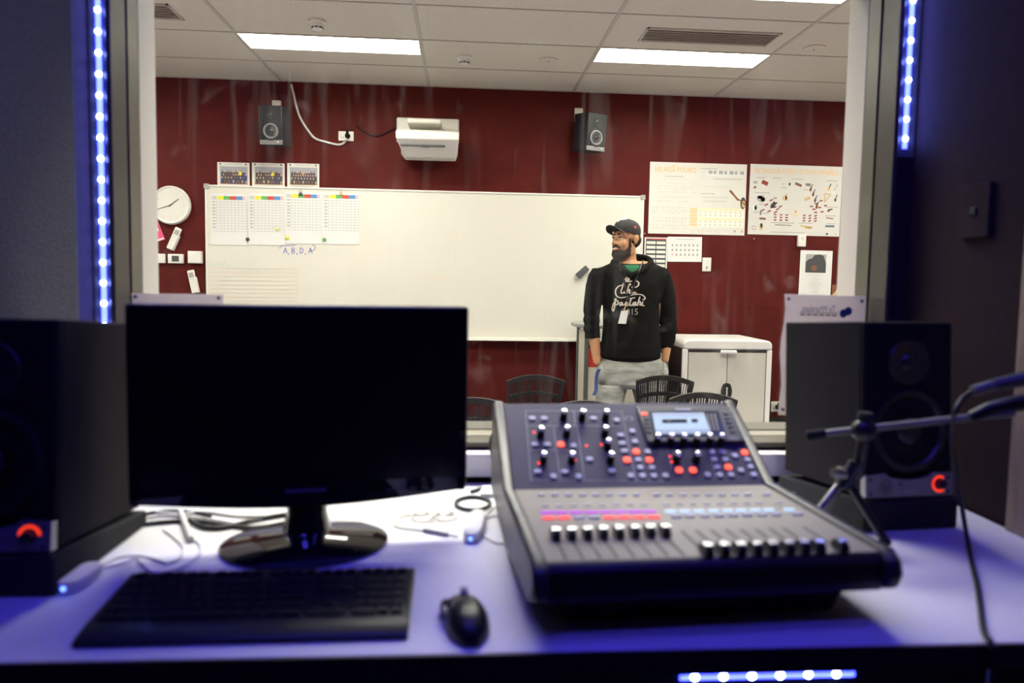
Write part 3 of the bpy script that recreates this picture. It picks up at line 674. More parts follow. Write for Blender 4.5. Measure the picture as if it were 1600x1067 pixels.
# remotes, thermostats
for (px, py, tl, lb) in ((274, 373, .42, 'white air-conditioner remote tilted in its wall holder just under the clock'), (303, 440, -.20, 'white air-conditioner remote in a holder below the small wall boxes')):
    cx, cz, _, _ = rect(px-5, py-18, px+5, py+18, YB); t = thing('remote_control', lb, 'remote control', (cx, YB-.001, cz), rot=(0, tl, 0))
    MB().box((0, -.006, -.03), (.066, .012, .13)).build('holder', M_WHITEP, t, bevel=.004); MB().box((0, -.020, 0), (.056, .016, .19)).build('body', M_WHITEP, t, bevel=.006)
    MB().box((0, -.0285, .055), (.038, .002, .04)).build('display', M_INKG, t)
    for i in (-1, 0, 1): MB().box((i*.013, -.0285, .02), (.008, .002, .006)).build('button', M_INKL, t)
def wbox(nm, x0, y0, x1, y1, lb, cat, dp=.025, Y=YB):
    cx, cz, wd, h = rect(x0, y0, x1, y1, Y); t = thing(nm, lb, cat, (cx, Y-.001, cz)); MB().span((-wd/2, -dp, -h/2), (wd/2, 0, h/2)).build('cover', M_WHITEP, t, bevel=.004); return t, wd, h, dp
t, wd, h, dp = wbox('wall_sensor', 236, 396.5, 259.5, 411, 'plain white wall sensor box next to the thermostat', 'sensor'); MB().box((.0, -dp-.001, 0), (.012, .002, .010)).build('sensor_window', M_INKG, t)
t, wd, h, dp = wbox('thermostat', 264, 397, 288, 411.5, 'white thermostat with a dark display below the clock', 'thermostat'); MB().box((0, -dp-.001, 0), (.056, .002, .046)).build('display', M_INK, t)
t, wd, h, dp = wbox('junction_box', 296.5, 392.5, 317.5, 411.5, 'square white junction box beside the whiteboard edge', 'box', .045); MB().box((0, -dp-.0008, 0), (wd*.8, .0016, h*.78)).build('lid', M_WHITEP, t, bevel=.002)
t, wd, h, dp = wbox('wall_switch', 1097, 402.5, 1110.5, 424, 'small white wall switch under the sheet of grey figures', 'switch', .012); MB().box((0, -dp-.003, -.025), (.014, .010, .022)).build('rocker', M_INKG, t, bevel=.002); MB().box((0, -dp-.001, .03), (.02, .002, .03)).build('label_strip', M_PAPERW, t)
t, wd, h, dp = wbox('door_sensor', 1245, 367, 1257, 385.5, 'small white box mounted right under the instrument poster', 'box', .03); MB().box((0, -dp-.001, .02), (.02, .002, .02)).build('lens', M_INKL, t)
def outlet(x0, y0, x1, y1, lb, plug):
    t, wd, h, dp = wbox('power_outlet', x0, y0, x1, y1, lb, 'outlet', .012)
    MB().box((-wd*.22, -dp-.0015, h*.22), (.014, .003, .02)).build('switch', M_WHITEP, t); g = MB()
    for a in (-.6, .6): g.box((0, 0, 0), (.003, .002, .012), X=Matrix.Translation((-wd*.22+a*.012, -dp-.0005, -h*.15)) @ Matrix.Rotation(a, 4, 'Y'))
    g.build('socket_slots', M_INK, t)
    q = MB().cyl((plug*wd, -dp, 0), (plug*wd, -dp-.035, 0), .022, .018, 14); q.box((plug*wd, -dp-.03, .02), (.02, .022, .045)); q.build('plug', M_MATTE, t, bevel=.003)
outlet(529, 205.5, 553, 220.5, 'white double power outlet with a black plug between speaker and projector', .12)
outlet(1204, 627, 1220, 643, 'white power outlet with a black plug low on the wall past the trolley', .1)
# white cable from the ceiling
pts = [on_y(x, y, YB-.012) for x, y in ((455, 132), (459, 148), (463, 166), (469, 184), (480, 202), (492, 216), (510, 222), (528, 226), (538, 223))]+[on_y(541, 217, YB-.055)]
tag(MB().tube(spline(pts), .009, 8).build('power_cable', M_WCABLE, smooth=60), 'white cable hanging from the ceiling in a curve to the power outlet', 'cable')
pts = [on_y(x, y, YB-.012) for x, y in ((556, 196), (566, 203), (578, 210), (590, 212), (604, 207), (618, 200))]
tag(MB().tube(spline(pts), .005, 6).build('signal_cable', M_BCABLE, smooth=60), 'thin black cable drooping on the wall towards the projector', 'cable')
# projector
cx, cz, wd, h = rect(617, 182, 718, 247, YB-.30)
pj = thing('projector', 'white ultra short throw projector on a bracket above the whiteboard', 'projector', (cx, YB-.001, cz))
S = 101
def pz(px, py, Y): v = on_y(px, py, Y); return v.x-cx, v.z-cz
m = MB(); (x0, z1), (x1, z0) = pz(619.5, 182.5, YB-.03), pz(717, 225, YB-.03); m.span((x0, -.028, z0), (x1, 0, z1)); m.build('wall_plate', M_WHITEP, pj, bevel=.012)
(x0, z1), (x1, z0) = pz(637.5, 188.5, YB-.16), pz(690, 198, YB-.16); MB().span((x0, -.26, z0), (x1, -.02, z1)).build('arm', M_WHITEP, pj, bevel=.012)
a0, a1 = pz(618, 217, YB-.36), pz(717.5, 217, YB-.36); zt = pz(660, 203.5, YB-.36)[1]; zm = pz(660, 217, YB-.36)[1]; zb = pz(660, 246.5, YB-.22)[1]
prof = [(-.05, zt+.02), (-.30, zt+.015), (-.365, zt-.01), (-.375, zm), (-.235, zb), (-.09, zb-.002), (-.05, zb+.05)]
b = MB()
L_, R_ = a0[0], a1[0]
rows = [(L_+.012, R_-.004, 0), (L_, R_, 1), (L_, R_, 2), (L_, R_, 3), (L_+.06, R_-.03, 4), (L_+.06, R_-.03, 5), (L_+.01, R_-.01, 6)]
vs = [(l, prof[i][0], prof[i][1]) for l, r, i in rows]+[(r, prof[i][0], prof[i][1]) for l, r, i in rows]
b.add(vs, [(i, (i+1) % 7, 7+(i+1) % 7, 7+i) for i in range(7)]+[tuple(range(6, -1, -1)), tuple(range(7, 14))]); b.build('body', mat('projector_white', (.82, .80, .74), .4), pj, bevel=.010, seg=3)
def slant(t_): return (-.375+t_*(.14), zm+t_*(zb-zm))
yv, zv = slant(.36); ang = math.atan2(zb-zm, .14)
sl = MB(); sl.span((L_+.035, -.006, -.008), (R_-.11, .006, .008)); sl.span((L_+.20, -.006, -.013), (R_-.23, .006, 0)); o = sl.build('lens_slot', M_INK, pj); o.location = (0, yv-.003, zv); o.rotation_euler = (math.radians(-20), 0, 0)
nb = MB(); nb.span((-.035, -.004, -.008), (.035, .004, .010)); o = nb.build('vent_grille', M_INKL, pj); o.location = (.01, slant(.93)[0]-.002, slant(.93)[1]); o.rotation_euler = (math.radians(-20), 0, 0)
MB().box((.0, -.374, zm+.022), (.06, .004, .008)).build('badge', M_INKL, pj)
MB().tube(spline([(.08, -.2, zt+.02), (.13, -.16, zt+.04), (.19, -.06, zt+.03), (.21, -.03, zt-.0)]), .006).build('lead', M_BCABLE, pj)
# wall speakers
def wall_speaker(px, py, rz, tilt, lb, bpx, bpy):
    c = on_y(px, py, YB-.17); t = thing('wall_speaker', lb, 'speaker', c, rot=(tilt, 0, rz), group='classroom wall speakers')
    W, D, H = .185, .20, .30
    MB().box((0, 0, 0), (W, D, H)).build('cabinet', M_VINYL, t, bevel=.006)
    MB().box((0, -D/2-.003, .02), (W-.006, .008, H-.05)).build('baffle', M_BLACK, t, bevel=.004)
    Y0 = -D/2-.007
    X = Matrix.Translation((0, Y0, -.042)) @ RX
    MB().lathe([(.074, 0), (.073, .006), (.064, .006), (.060, .001)], 28, X=X).build('woofer_surround', M_BLACK, t, smooth=50)
    MB().lathe([(.059, .001), (.05, .003), (.030, -.008), (.028, -.008)], 28, X=X).build('woofer_cone', M_SILVER, t, smooth=60)
    MB().lathe([(.026, -.006), (.02, .004), (.008, .008)], 20, X=X).build('dust_cap', M_BLACK, t, smooth=60)
    X = Matrix.Translation((0, Y0, .078)) @ RX
    MB().lathe([(.036, 0), (.034, .004), (.020, .001), (.012, .004), (.005, .007)], 24, X=X).build('tweeter', M_BLACK, t, smooth=50)
    MB().box((0, -D/2-.003, -H/2+.022), (W-.01, .010, .036)).build('base_plate', M_SILVER, t, bevel=.002)
    MB().lathe([(.006, 0), (.006, .008)], 12, X=Matrix.Translation((.055, -D/2-.008, -H/2+.024)) @ RX).build('knob', M_WHITEP, t); MB().lathe([(.007, 0), (.006, .003)], 12, X=Matrix.Translation((-.055, -D/2-.008, -H/2+.024)) @ RX).build('badge', M_INKG, t)
    q = on_y(bpx, bpy, YB-.04); br = MB(); br.span((q.x-.034, YB-.03, q.z-.09), (q.x+.034, YB-.001, q.z+.02)); br.cyl((q.x, YB-.03, q.z-.06), (q.x, YB-.09, q.z-.07), .014); br.build('bracket', M_WHITEP, t, True, bevel=.003)
wall_speaker(429.5, 198, -.05, .10, 'black bookshelf speaker on the maroon wall beside the hanging white cable', 431, 160)
wall_speaker(921, 208, .42, .10, 'black bookshelf speaker turned sideways on the maroon wall beyond the projector', 905, 172)
# pins
for px, py, lb in ((1007.5, 365, 'brass push pin in the maroon wall between whiteboard corner and music poster'), (1178, 373, 'brass push pin in the maroon wall just under the instrument poster')):
    p = on_y(px, py, YB-.001); tag(MB().lathe([(.006, 0), (.005, .006), (.002, .009)], 10, X=Matrix.Translation(p) @ RX).build('push_pin', M_TAN, smooth=50), lb, 'pin', 'loose push pins')
# ------------------------------------------------------------------ classroom furniture
# teacher lectern behind the man
a, b = on_y(902, 512, 5.32), on_y(1061, 513, 5.32); zt = .905
lc = thing('lectern', 'cream panelled lectern desk with grey rounded top standing behind the man', 'lectern', ((a.x+b.x)/2, 5.55, 0))
hw = (b.x-a.x)/2
tp = MB(); poly = []
for i in range(32):
    an = 2*PI*i/32; poly.append((math.copysign(abs(math.cos(an))**.5, math.cos(an))*hw, math.copysign(abs(math.sin(an))**.5, math.sin(an))*.25))
tp.prism(poly, zt, zt+.032, 'z'); tp.build('top', mat('grey_laminate', (.30, .30, .28), .5), lc, bevel=.008)
bx0 = on_y(919, 590, 5.34).x-lc.location.x; bx1 = hw-.10
MB().span((bx0, -.205, .08), (bx1, -.19, zt-.19)).build('front_panel', M_CREAMP, lc); MB().span((bx0, -.207, zt-.30), (bx0+.16, -.20, zt-.155)).build('red_panel', mat('red_panel', (.62, .03, .015), .5), lc)
for x in (bx0-.016, bx1+.016):
    for y in (-.195, .195): MB().box((x, y, zt/2), (.030, .035, zt)).build('post', M_GREYP, lc, bevel=.003)
for x in (bx0-.010, bx1+.010): MB().span((x-.006, -.175, .08), (x+.006, .175, zt-.03)).build('side_panel', M_CREAMP, lc)
MB().span((bx0, -.18, .30), (bx1, .18, .315)).build('shelf', M_CREAMP, lc)
# laptop trolley
a, b = on_y(1068, 533, 5.3), on_y(1206.5, 533, 5.3); W = b.x-a.x; H = .83
tr = thing('laptop_trolley', 'white laptop storage trolley with two doors and dark side against the maroon wall', 'trolley', ((a.x+b.x)/2, 5.3, 0))
D = .56
MB().span((-W/2+.012, .006, .10), (W/2-.012, D, H-.05)).build('body', M_DGREY, tr, bevel=.004)
lid = MB(); lid.prism([(-W/2, H-.075), (-W/2, H-.03), (-W/2+.02, H-.006), (-W/2+.05, H), (W/2-.05, H), (W/2-.02, H-.006), (W/2, H-.03), (W/2, H-.075)], -.012, D+.0); lid.build('lid', M_TROLW, tr, bevel=.012, seg=3)
for x in (-W/2+.018, W/2-.018): MB().span((x-.020, -.010, .08), (x+.020, .03, H-.075)).build('corner_post', M_TROLW, tr, bevel=.008)
for s in (-1, 1):
    d = MB(); d.span((min(s*.003, s*(W/2-.045)), -.004, .12), (max(s*.003, s*(W/2-.045)), .012, H-.10)); d.build('door', M_TROLD, tr, bevel=.002)
MB().span((-.065, -.034, H-.108), (.065, -.010, H-.078)).build('handle', M_TROLW, tr, bevel=.010, seg=3)
l = MB(); pl = [(.045*math.cos(t), .055*math.sin(t)) for t in [2*PI*i/20 for i in range(20)]]
l.prism([(x*(.055/.045) if abs(x) < .03 else x, z*1.25) for x, z in pl], -.010, -.0035); o = l.build('lock_plate', M_BLACK, tr, bevel=.003); o.location = (0, 0, H-.405)
MB().span((-.004, -.018, H-.44), (.004, -.010, H-.37)).build('lock_bar', M_CREAMP, tr)
vents = MB()
for i in range(6): vents.box((.05+.02*i, .28, H+.0008), (.006, .12, .0016))
vents.build('lid_vent', M_INKL, tr)
for x in (-W/2+.08, W/2-.08):
    for y in (.07, D-.07):
        q = MB(); q.cyl((x-.015, y, .04), (x+.015, y, .04), .04, n=20); q.span((x-.02, y-.02, .04), (x+.02, y+.02, .10)); q.build('castor', M_BLACK, tr)
# cafe chairs with slotted backs
def chair_meshes():
    angs = [-1., -.9]; flags = [0]
    for g in range(5):
        for k in range(4):
            angs.append(angs[-1]+.048); flags.append(1); angs.append(angs[-1]+.030); flags.append(0)
        angs.append(angs[-1]+.055); flags.append(0)
    sc_ = 2*.9/(angs[-1]-angs[1]); angs = [-1]+[-.9+(x+.9)*sc_ for x in angs[1:]]+[1.]; flags.append(0)
    rb = [.50, .470, .395, .372, .305, .284, .228, .14]; bf = [0, 1, 0, 1, 0, 1, 0]; A = math.radians(20.5)
    m = MB(); idx = {}
    def V(i, j):
        if (i, j) not in idx:
            an = angs[i]*A; r = rb[j]; x = math.sin(an)*(.28*r+.36)*.985; z = r*math.cos(an)-.50; idx[(i, j)] = len(m.v); m.v.append(Vector((x, -.9*x*x+.10*(z*z)/.1-.02, z)))
        return idx[(i, j)]
    for j in range(len(rb)-1):
        for i in range(len(angs)-1):
            if bf[j] and flags[min(i, len(flags)-1)]: continue
            m.f.append((V(i, j), V(i+1, j), V(i+1, j+1), V(i, j+1))); m.mi.append(0)
    return m
_bk = chair_meshes()
CH = .72
def make_chair():
    t = thing('cafe_chair', 'x', 'chair', (0, 0, 0), group='black slotted classroom chairs')
    o = _bk.build('backrest', M_CHAIR, t, solid=.012); o.location = (0, 0, CH); o.rotation_euler = (.14, 0, 0)
    se = MB(); vs = []; fs = []
    for j in range(9):
        for i in range(9):
            u, v = i/4-1, j/8; x = u*(.175+.02*v); vs.append((x, .02+.36*v, .41+.02*u*u-.02*math.sin(PI*v)-(.03*(v-.85)/.15 if v > .85 else 0)))
    for j in range(8):
        for i in range(8): a_ = j*9+i; fs.append((a_, a_+1, a_+10, a_+9))
    se.add(vs, fs); se.build('seat', M_CHAIR, t, solid=.014, smooth=60)
    for s in (-1, 1):
        MB().tube(spline([(s*.14, .05, .40), (s*.160, .03, .47), (s*.150, .012, CH-.20)]), .011).build('back_upright', M_CHAIR, t, smooth=60)
        MB().tube(spline([(s*.15, .06, .405), (s*.17, -.01, .2), (s*.185, -.05, .0)]), .011).build('leg', M_STEEL, t, smooth=60)
        MB().tube(spline([(s*.15, .32, .405), (s*.17, .36, .2), (s*.18, .38, .0)]), .011).build('leg', M_STEEL, t, smooth=60)
    return t
ch0 = make_chair()
spots = [(836.5, 584, .03, 'black slotted cafe chair standing alone before the bare maroon wall'), (1038, 585, -.12, 'black slotted cafe chair in front of the legs of the man'), (741, 619, -.05, 'black slotted cafe chair half hidden by the computer screen'), (1097, 611, -.1, 'black slotted cafe chair in front of the trolley doors, overlapping another chair'), (912, 623.5, .05, 'black cafe chair showing only its top rim above the mixer')]
for i, (px, py, rz, lb) in enumerate(spots):
    o = ch0 if i == 0 else copy_tree(ch0)
    p = on_z(px, py, CH); o.location = (p.x, p.y, 0); o.rotation_euler = (0, 0, rz); o['label'] = lb

# ------------------------------------------------------------------ the man
YM = 4.95
def mp(px, py, dy=0.): v = on_y(px, py, YM); return Vector((v.x, YM+dy, v.z))
K = (mp(1000, 450)-mp(900, 450)).x/100
def rg(l, r, py, dy=0., ry=None):
    a, b = mp(l, py), mp(r, py); rx = (b.x-a.x)/2
    return ((a.x+b.x)/2, YM+dy, (a.z+b.z)/2, rx, ry if ry else rx*.95)
base = mp(985, 500); man = thing('person', 'bearded man in black hoodie, dark cap and grey jeans, hands in pockets', 'person', (base.x, YM, 0))
def leg_rows(side):
    L = [(930, 982, 601), (931, 977.5, 615), (932, 975, 627), (934, 972, 650), (937, 969, 680), (939, 966, 705)] if side < 0 else [(985, 1037, 601), (990, 1035, 615), (993, 1033, 627), (996, 1031, 650), (999, 1030, 680), (1001, 1029, 705)]
    return L
H0 = mp(977, 374, .0); HM = Matrix.Translation(H0) @ Matrix.Rotation(math.radians(-57), 4, 'Z')
# body: head, neck, arms, hands, trunk and legs as one surface
B = MB()
def e(c, r, X=HM, n=20): B.ball(c, r, n, X=X)
def cap(p0, p1, r0, r1, X=None, mb=None, n=14):
    mb = mb or B; p0, p1 = Vector(p0), Vector(p1); mb.cyl(p0, p1, r0, r1, n, X=X); mb.ball(p0, r0, n, X=X); mb.ball(p1, r1, n, X=X)
e((0, .018, .035), (.077, .098, .088)); e((0, -.030, -.040), (.064, .064, .075)); e((0, -.058, -.098), (.036, .032, .026))
for s in (-1, 1):
    e((s*.036, -.060, -.034), (.030, .028, .030)); e((s*.084, .018, -.004), (.012, .020, .034)); e((s*.091, .024, .008), (.009, .020, .024)); e((s*.060, .0, -.07), (.018, .035, .045))
    e((s*.014, -.097, -.036), (.010, .011, .009)); cap((s*.018, -.088, .016), (s*.048, -.074, .014), .008, .007, HM); cap((s*.018, -.086, -.006), (s*.046, -.074, -.006), .006, .006, HM)
cap((-.045, -.074, .030), (.045, -.074, .030), .014, .014, HM); cap((0, -.084, .016), (0, -.106, -.024), .009, .013, HM); e((0, -.108, -.030), (.0155, .0155, .014))
cap((0, .022, -.05), (0, .034, -.17), .058, .064, HM)
chest = [rg(950, 1028, 555, .0, .11), rg(945, 1030, 500, 0, .12), rg(942, 1034, 450, 0, .12), rg(945, 1032, 425, 0, .10), rg(965, 1012, 408, .01, .07)]
B.loft(chest)
B.loft([rg(945, 1028, 600, .01, .11), rg(945, 1028, 575, .01, .11), rg(950, 1028, 550, 0, .11)])
for sd in (-1, 1):
    B.loft([(cx, cy, z, rx*.72, ry*.72) for cx, cy, z, rx, ry in [rg(l, r, y, .01) for l, r, y in leg_rows(sd)]][::-1])
    if sd < 0: P = [mp(934, 432), mp(924, 497, -.01), mp(931, 560, -.03), mp(938, 590, -.03)]
    else: P = [mp(1037, 432), mp(1045, 500, -.01), mp(1038, 556, -.03), mp(1033, 588, -.03)]
    cap(P[0], P[1], .036, .036); 
    ax = (P[2]-P[1]); cap(P[1], P[1]+ax*.5, .037, .040); cap(P[1]+ax*.5, P[2]+ax*.08, .041, .027)
    B.ball(P[3], (.034, .022, .045)); u = (P[3]-P[2]).normalized()
    for f_ in range(4):
        o_ = Vector(((f_-1.5)*.017, .0, 0)); L_ = (.045, .055, .052, .040)[f_]; cap(P[3]+o_+u*.03, P[3]+o_+u*(.03+L_)+Vector((0, -.012, 0)), .0088, .0075, n=8)
    cap(P[3]+Vector((-sd*.022, -.01, .02)), P[3]+Vector((-sd*.045, -.02, -.02)), .010, .0085, n=8)
blob('body', B, M_SKIN, man, .0055, 5)
# face details
for s in (-1, 1):
    ey = MB().ball((s*.032, -.0785, .005), (.0135, .0125, .0085), 14, X=HM).build('eye', M_EYE, man, True, smooth=80); MB().ball((s*.032+.002, -.0895, .005), (.0055, .0025, .0055), 10, X=HM).build('iris', M_INK, ey, True)
    MB().tube([HM @ Vector(p) for p in ((s*.014, -.094, .028), (s*.032, -.0895, .034), (s*.054, -.072, .028))], [.004, .0055, .003]).build('eyebrow', M_BEARD, man, True, smooth=60)
    MB().tube([HM @ Vector(p) for p in ((s*.019, -.0925, .011), (s*.033, -.0925, .0135), (s*.047, -.083, .008))], [.002, .003, .002]).build('eyelid', M_BEARD, man, True, smooth=60)
MB().ball((0, -.094, -.069), (.026, .009, .0075), 16, X=HM).build('teeth', mat('teeth', (.72, .58, .50), .4), man, True, smooth=80)
MB().tube([HM @ Vector(p) for p in ((-.033, -.083, -.060), (-.018, -.098, -.074), (0, -.102, -.079), (.018, -.098, -.074), (.033, -.083, -.060))], [.003, .006, .007, .006, .003]).build('lip', mat('lip', (.40, .15, .10), .5), man, True, smooth=60)
bd = MB()
for s in (-1, 1):
    for p, r in (((s*.0675, -.020, -.018), (.009, .010, .026)), ((s*.066, -.020, -.050), (.012, .014, .030)), ((s*.062, -.020, -.078), (.014, .024, .024)), ((s*.054, -.030, -.100), (.020, .032, .026)), ((s*.034, -.056, -.108), (.030, .034, .030)), ((s*.034, -.080, -.090), (.011, .012, .020))): bd.ball(p, r, 14, X=HM)
    cap((s*.006, -.104, -.051), (s*.034, -.088, -.060), .0075, .007, HM, bd, 10)
bd.ball((0, -.078, -.118), (.036, .034, .036), 14, X=HM); bd.ball((0, -.084, -.140), (.026, .026, .030), 14, X=HM); bd.ball((0, -.092, -.096), (.016, .012, .012), 12, X=HM)
blob('beard', bd, M_BEARD, man, .004, 3)
hr = MB(); hr.ball((0, .050, -.004), (.0815, .080, .064), 18, X=HM); 
blob('hair', hr, M_BEARD, man, .005, 2)
# cap
CM = HM @ Matrix.Translation((0, .008, .050)) @ Matrix.Rotation(math.radians(-13), 4, 'X')
cr = MB(); rings = [(0, .006, 0, .0885, .108)]
for i in range(1, 8):
    t_ = i/8*PI/2; rings.append((0, .006-.004*i/8, .012+.080*math.sin(t_), .0885*math.cos(t_)**.62, .108*math.cos(t_)**.62))
cr.loft([(0, .008, -.014, .086, .104)]+rings+[(0, .0, .0935, .012, .012)], 28, X=CM); cr.build('cap_crown', M_CAP, man, True, smooth=60)
MB().lathe([(.009, 0), (.008, .004), (.003, .006)], 12, X=CM @ Matrix.Translation((0, .0, .093))).build('cap_button', M_CAP, man, True)
br = MB(); vs = []; fs = []; nx, ny = 13, 7
for j in range(ny):
    for i in range(nx):
        u = i/6-1; v = j/6; x = u*.080*(1-.10*v*v); yb = -.098*math.sqrt(max(0, 1-(u*.88)**2)); yf = -.175+.055*u*u*abs(u); vs.append((x, yb+(yf-yb)*v, -.004-.030*u*u+.006*v))
for j in range(ny-1):
    for i in range(nx-1): a_ = j*nx+i; fs.append((a_, a_+1, a_+nx+1, a_+nx))
br.add(vs, fs, X=CM); br.build('cap_brim', M_CAP, man, True, solid=.005, smooth=60)
em = MB(); 
def cpt(an, t_): return CM @ Vector((.0905*math.cos(t_)**.62*math.sin(an), .004-.111*math.cos(t_)**.62*math.cos(an), .012+.082*math.sin(t_)))
em.add([cpt(.15, .70), cpt(.62, .86), cpt(.70, 1.10), cpt(.12, .92)], [(0, 1, 2, 3)]); em.add([cpt(-.10, .42), cpt(.14, .70), cpt(.12, .92), cpt(-.16, .60)], [(0, 1, 2, 3)]); em.build('cap_emblem', mat('emblem_white', (.8, .72, .72), .6), man, True, solid=.002)
em = MB(); em.add([cpt(1.35, .12), cpt(1.52, .12), cpt(1.52, .34), cpt(1.35, .34)], [(0, 1, 2, 3)]); em.build('cap_side_mark', M_RED, man, True, solid=.002)
# clothes
ho = MB()
ho.loft([rg(943, 1028, 562.5, .005, .135), rg(938, 1032, 556, .0, .15), rg(939, 1031, 540, -.01, .155), rg(942, 1029, 510, -.01, .155), rg(942, 1029, 475, -.01, .15), rg(935, 1040, 445, 0, .145), rg(934, 1044, 428, .0, .125), rg(940, 1039, 418, .0, .11), rg(954, 1026, 412, .02, .085), rg(968, 1012, 408, .035, .05)], 36)
for sd in (-1, 1):
    if sd < 0: rows = [(926, 950, 419), (919, 950, 430), (915, 946, 446), (912.5, 941, 468), (911, 938, 486), (912.5, 936.5, 493), (910.5, 937, 500), (913, 936, 507), (910.5, 937, 514), (913.5, 937, 520), (913, 937.5, 528)]
    else: rows = [(1022, 1042, 419), (1023, 1048.5, 430), (1026, 1052.5, 446), (1029, 1055.5, 466), (1030.5, 1057, 486), (1031, 1056, 494), (1030, 1058, 501), (1031, 1056, 508), (1030, 1057.5, 515), (1029.5, 1055, 522), (1029, 1054.5, 530), (1029, 1050.5, 543)]
    ho.loft([rg(l, r, y, -.01*(y-430)/100, (mp(r, y)-mp(l, y)).x*.47) for l, r, y in rows], 20)
ho.ball(mp(941, 428), (.058, .075, .05)); ho.ball(mp(1029, 427), (.058, .075, .05))
# hood lying round the neck
ring_pts = [mp(981, 429, -.135), mp(968, 422, -.12), mp(957.5, 414, -.05), mp(963, 407, .05), mp(988, 400, .10), mp(1011, 402, .06), mp(1015, 410, -.04), mp(998, 422, -.115)]
rp = spline(ring_pts, 5, True)
for p_, q_ in zip(rp, rp[1:]+rp[:1]): cap(p_, q_, .021, .021, None, ho, 10)
ho.ball(mp(988, 410, .11), (.11, .05, .06))
hood = blob('hoodie', ho, M_HOOD, man, .0065, 2)
je = MB()
je.loft([rg(946, 1026, 552, .005, .115), rg(939, 1035, 562, .005, .13), rg(933, 1040, 574, .005, .14), rg(930, 1041, 588, .01, .145), rg(931, 1040, 598, .01, .14), rg(936, 1032, 605, .012, .12)][::-1], 36)
for sd in (-1, 1):
    je.loft([rg(l, r, y, .01, (mp(r, y)-mp(l, y)).x*.52) for l, r, y in leg_rows(sd)][::-1], 24)
    je.ball(mp(938 if sd < 0 else 1034, 582, -.03), (.035, .085, .085))
jeans = blob('jeans', je, M_JEAN, man, .0075, 4)
for sd, l in ((-1, (940, 966)), (1, (1001, 1029))):
    c = mp(sum(l)/2, 700); sh = MB(); sh.ball((c.x, YM-.06, .045), (.052, .14, .05), 18); sh.ball((c.x, YM+.04, .06), (.045, .06, .065), 16)
    s_ = blob('shoe', sh, M_BLACK, man, .008, 3)
    for v in s_.data.vertices: v.co.z = max(v.co.z, .002)
# green tee in the hood opening
te = MB(); te.loft([rg(964, 1003, 425.5, -.05, .084), rg(966, 1001, 419.5, -.045, .080), rg(969, 998, 414.5, -.038, .072)], 24); te.build('tee_shirt', M_TEE, man, True, smooth=60)
# pocket strap
st = MB(); pts = spline([mp(930, 572, -.16), mp(926.5, 580, -.155), mp(925.5, 592, -.15), mp(925, 604, -.15), mp(922, 612, -.15)], 5)
for a_, b_ in zip(pts, pts[1:]): d_ = Vector((.012, 0, 0)); st.add([a_-d_, a_+d_, b_+d_, b_-d_], [(0, 1, 2, 3)])
st.build('key_strap', M_NAVY, man, True, solid=.004)
# print on the chest, laid on the cloth
dg = bpy.context.evaluated_depsgraph_get(); W_ = wm(man)
bvh = BVHTree.FromPolygons([W_ @ v.co for v in hood.data.vertices], [tuple(p.vertices) for p in hood.data.polygons])
def lay(px, py, off=.004):
    d = ray(px, py).normalized(); hit = bvh.ray_cast(Vector((0, 0, CAMZ)), d)
    return (hit[0] if hit[0] else mp(px, py, -.15)) - d*off
def z5(x, y): return 930+x/10.67, 420+y/10.67
SW = [[(525, 130), (510, 190), (525, 212), (548, 200)], [(490, 168), (565, 150)], [(545, 195), (566, 180), (555, 165), (541, 190), (558, 212), (612, 204)],
      [(470, 240), (455, 300), (430, 380), (440, 406), (470, 400), (490, 375)], [(455, 275), (400, 285), (352, 330), (337, 390), (357, 450), (410, 480), (480, 476), (545, 462)], [(495, 368), (480, 390), (500, 405), (517, 382), (500, 362), (530, 372)],
      [(592, 268), (578, 250), (556, 290), (530, 405)], [(535, 385), (560, 345), (577, 358), (568, 405), (590, 395)], [(605, 302), (660, 310), (710, 285), (728, 245), (705, 210), (665, 196)], [(618, 362), (606, 395), (625, 408), (650, 390), (662, 362), (655, 400), (692, 402)],
      [(318, 520), (345, 495), (335, 560), (312, 680), (292, 702), (283, 655), (310, 575), (352, 530), (382, 545), (372, 592), (343, 602)], [(444, 560), (415, 567), (410, 600), (430, 610), (450, 558), (455, 605), (482, 596)], [(492, 602), (542, 577), (536, 550), (510, 560), (500, 598), (530, 614), (560, 600)],
      [(602, 488), (575, 590), (595, 612), (615, 600)], [(520, 512), (600, 492), (662, 480)], [(668, 555), (635, 570), (630, 603), (650, 611), (674, 553), (676, 605), (702, 592)], [(745, 468), (722, 540), (702, 612)], [(706, 590), (738, 545), (756, 560), (745, 603), (772, 600)], [(792, 550), (780, 603), (818, 614)],
      [(575, 446), (640, 430), (740, 425), (800, 445), (832, 490), (800, 520)]]
pm = MB(); pr_mat = mat('shirt_print', (.62, .56, .50), .8)
for ln in SW:
    pts = spline([(x, y, 0) for x, y in ln], 6); n_ = len(pts)
    for i_, (p_, q_) in enumerate(zip(pts, pts[1:])):
        d_ = q_-p_; nn = Vector((-d_.y, d_.x, 0)).normalized()*(7.5+3.5*abs(d_.normalized().y)); d2 = d_.normalized()*3
        quad = [p_-d2+nn, q_+d2+nn, q_+d2-nn, p_-d2-nn]; pm.add([lay(*z5(v.x, v.y)) for v in quad], [(0, 1, 2, 3)])
c_ = [(795+10*math.cos(i), 512+10*math.sin(i)) for i in (0, 1.2, 2.5, 3.7, 5)]; pm.add([lay(*z5(x, y)) for x, y in c_], [(0, 1, 2, 3, 4)])
pm.build('lettering', pr_mat, man, True)
dm = MB(); text_into(dm, '2015', 100, Matrix.Identity(4), sx=1.0)
xs = [v.x for v in dm.v]; x0, x1 = min(xs), max(xs); ys = [v.y for v in dm.v]; y0, y1 = min(ys), max(ys)
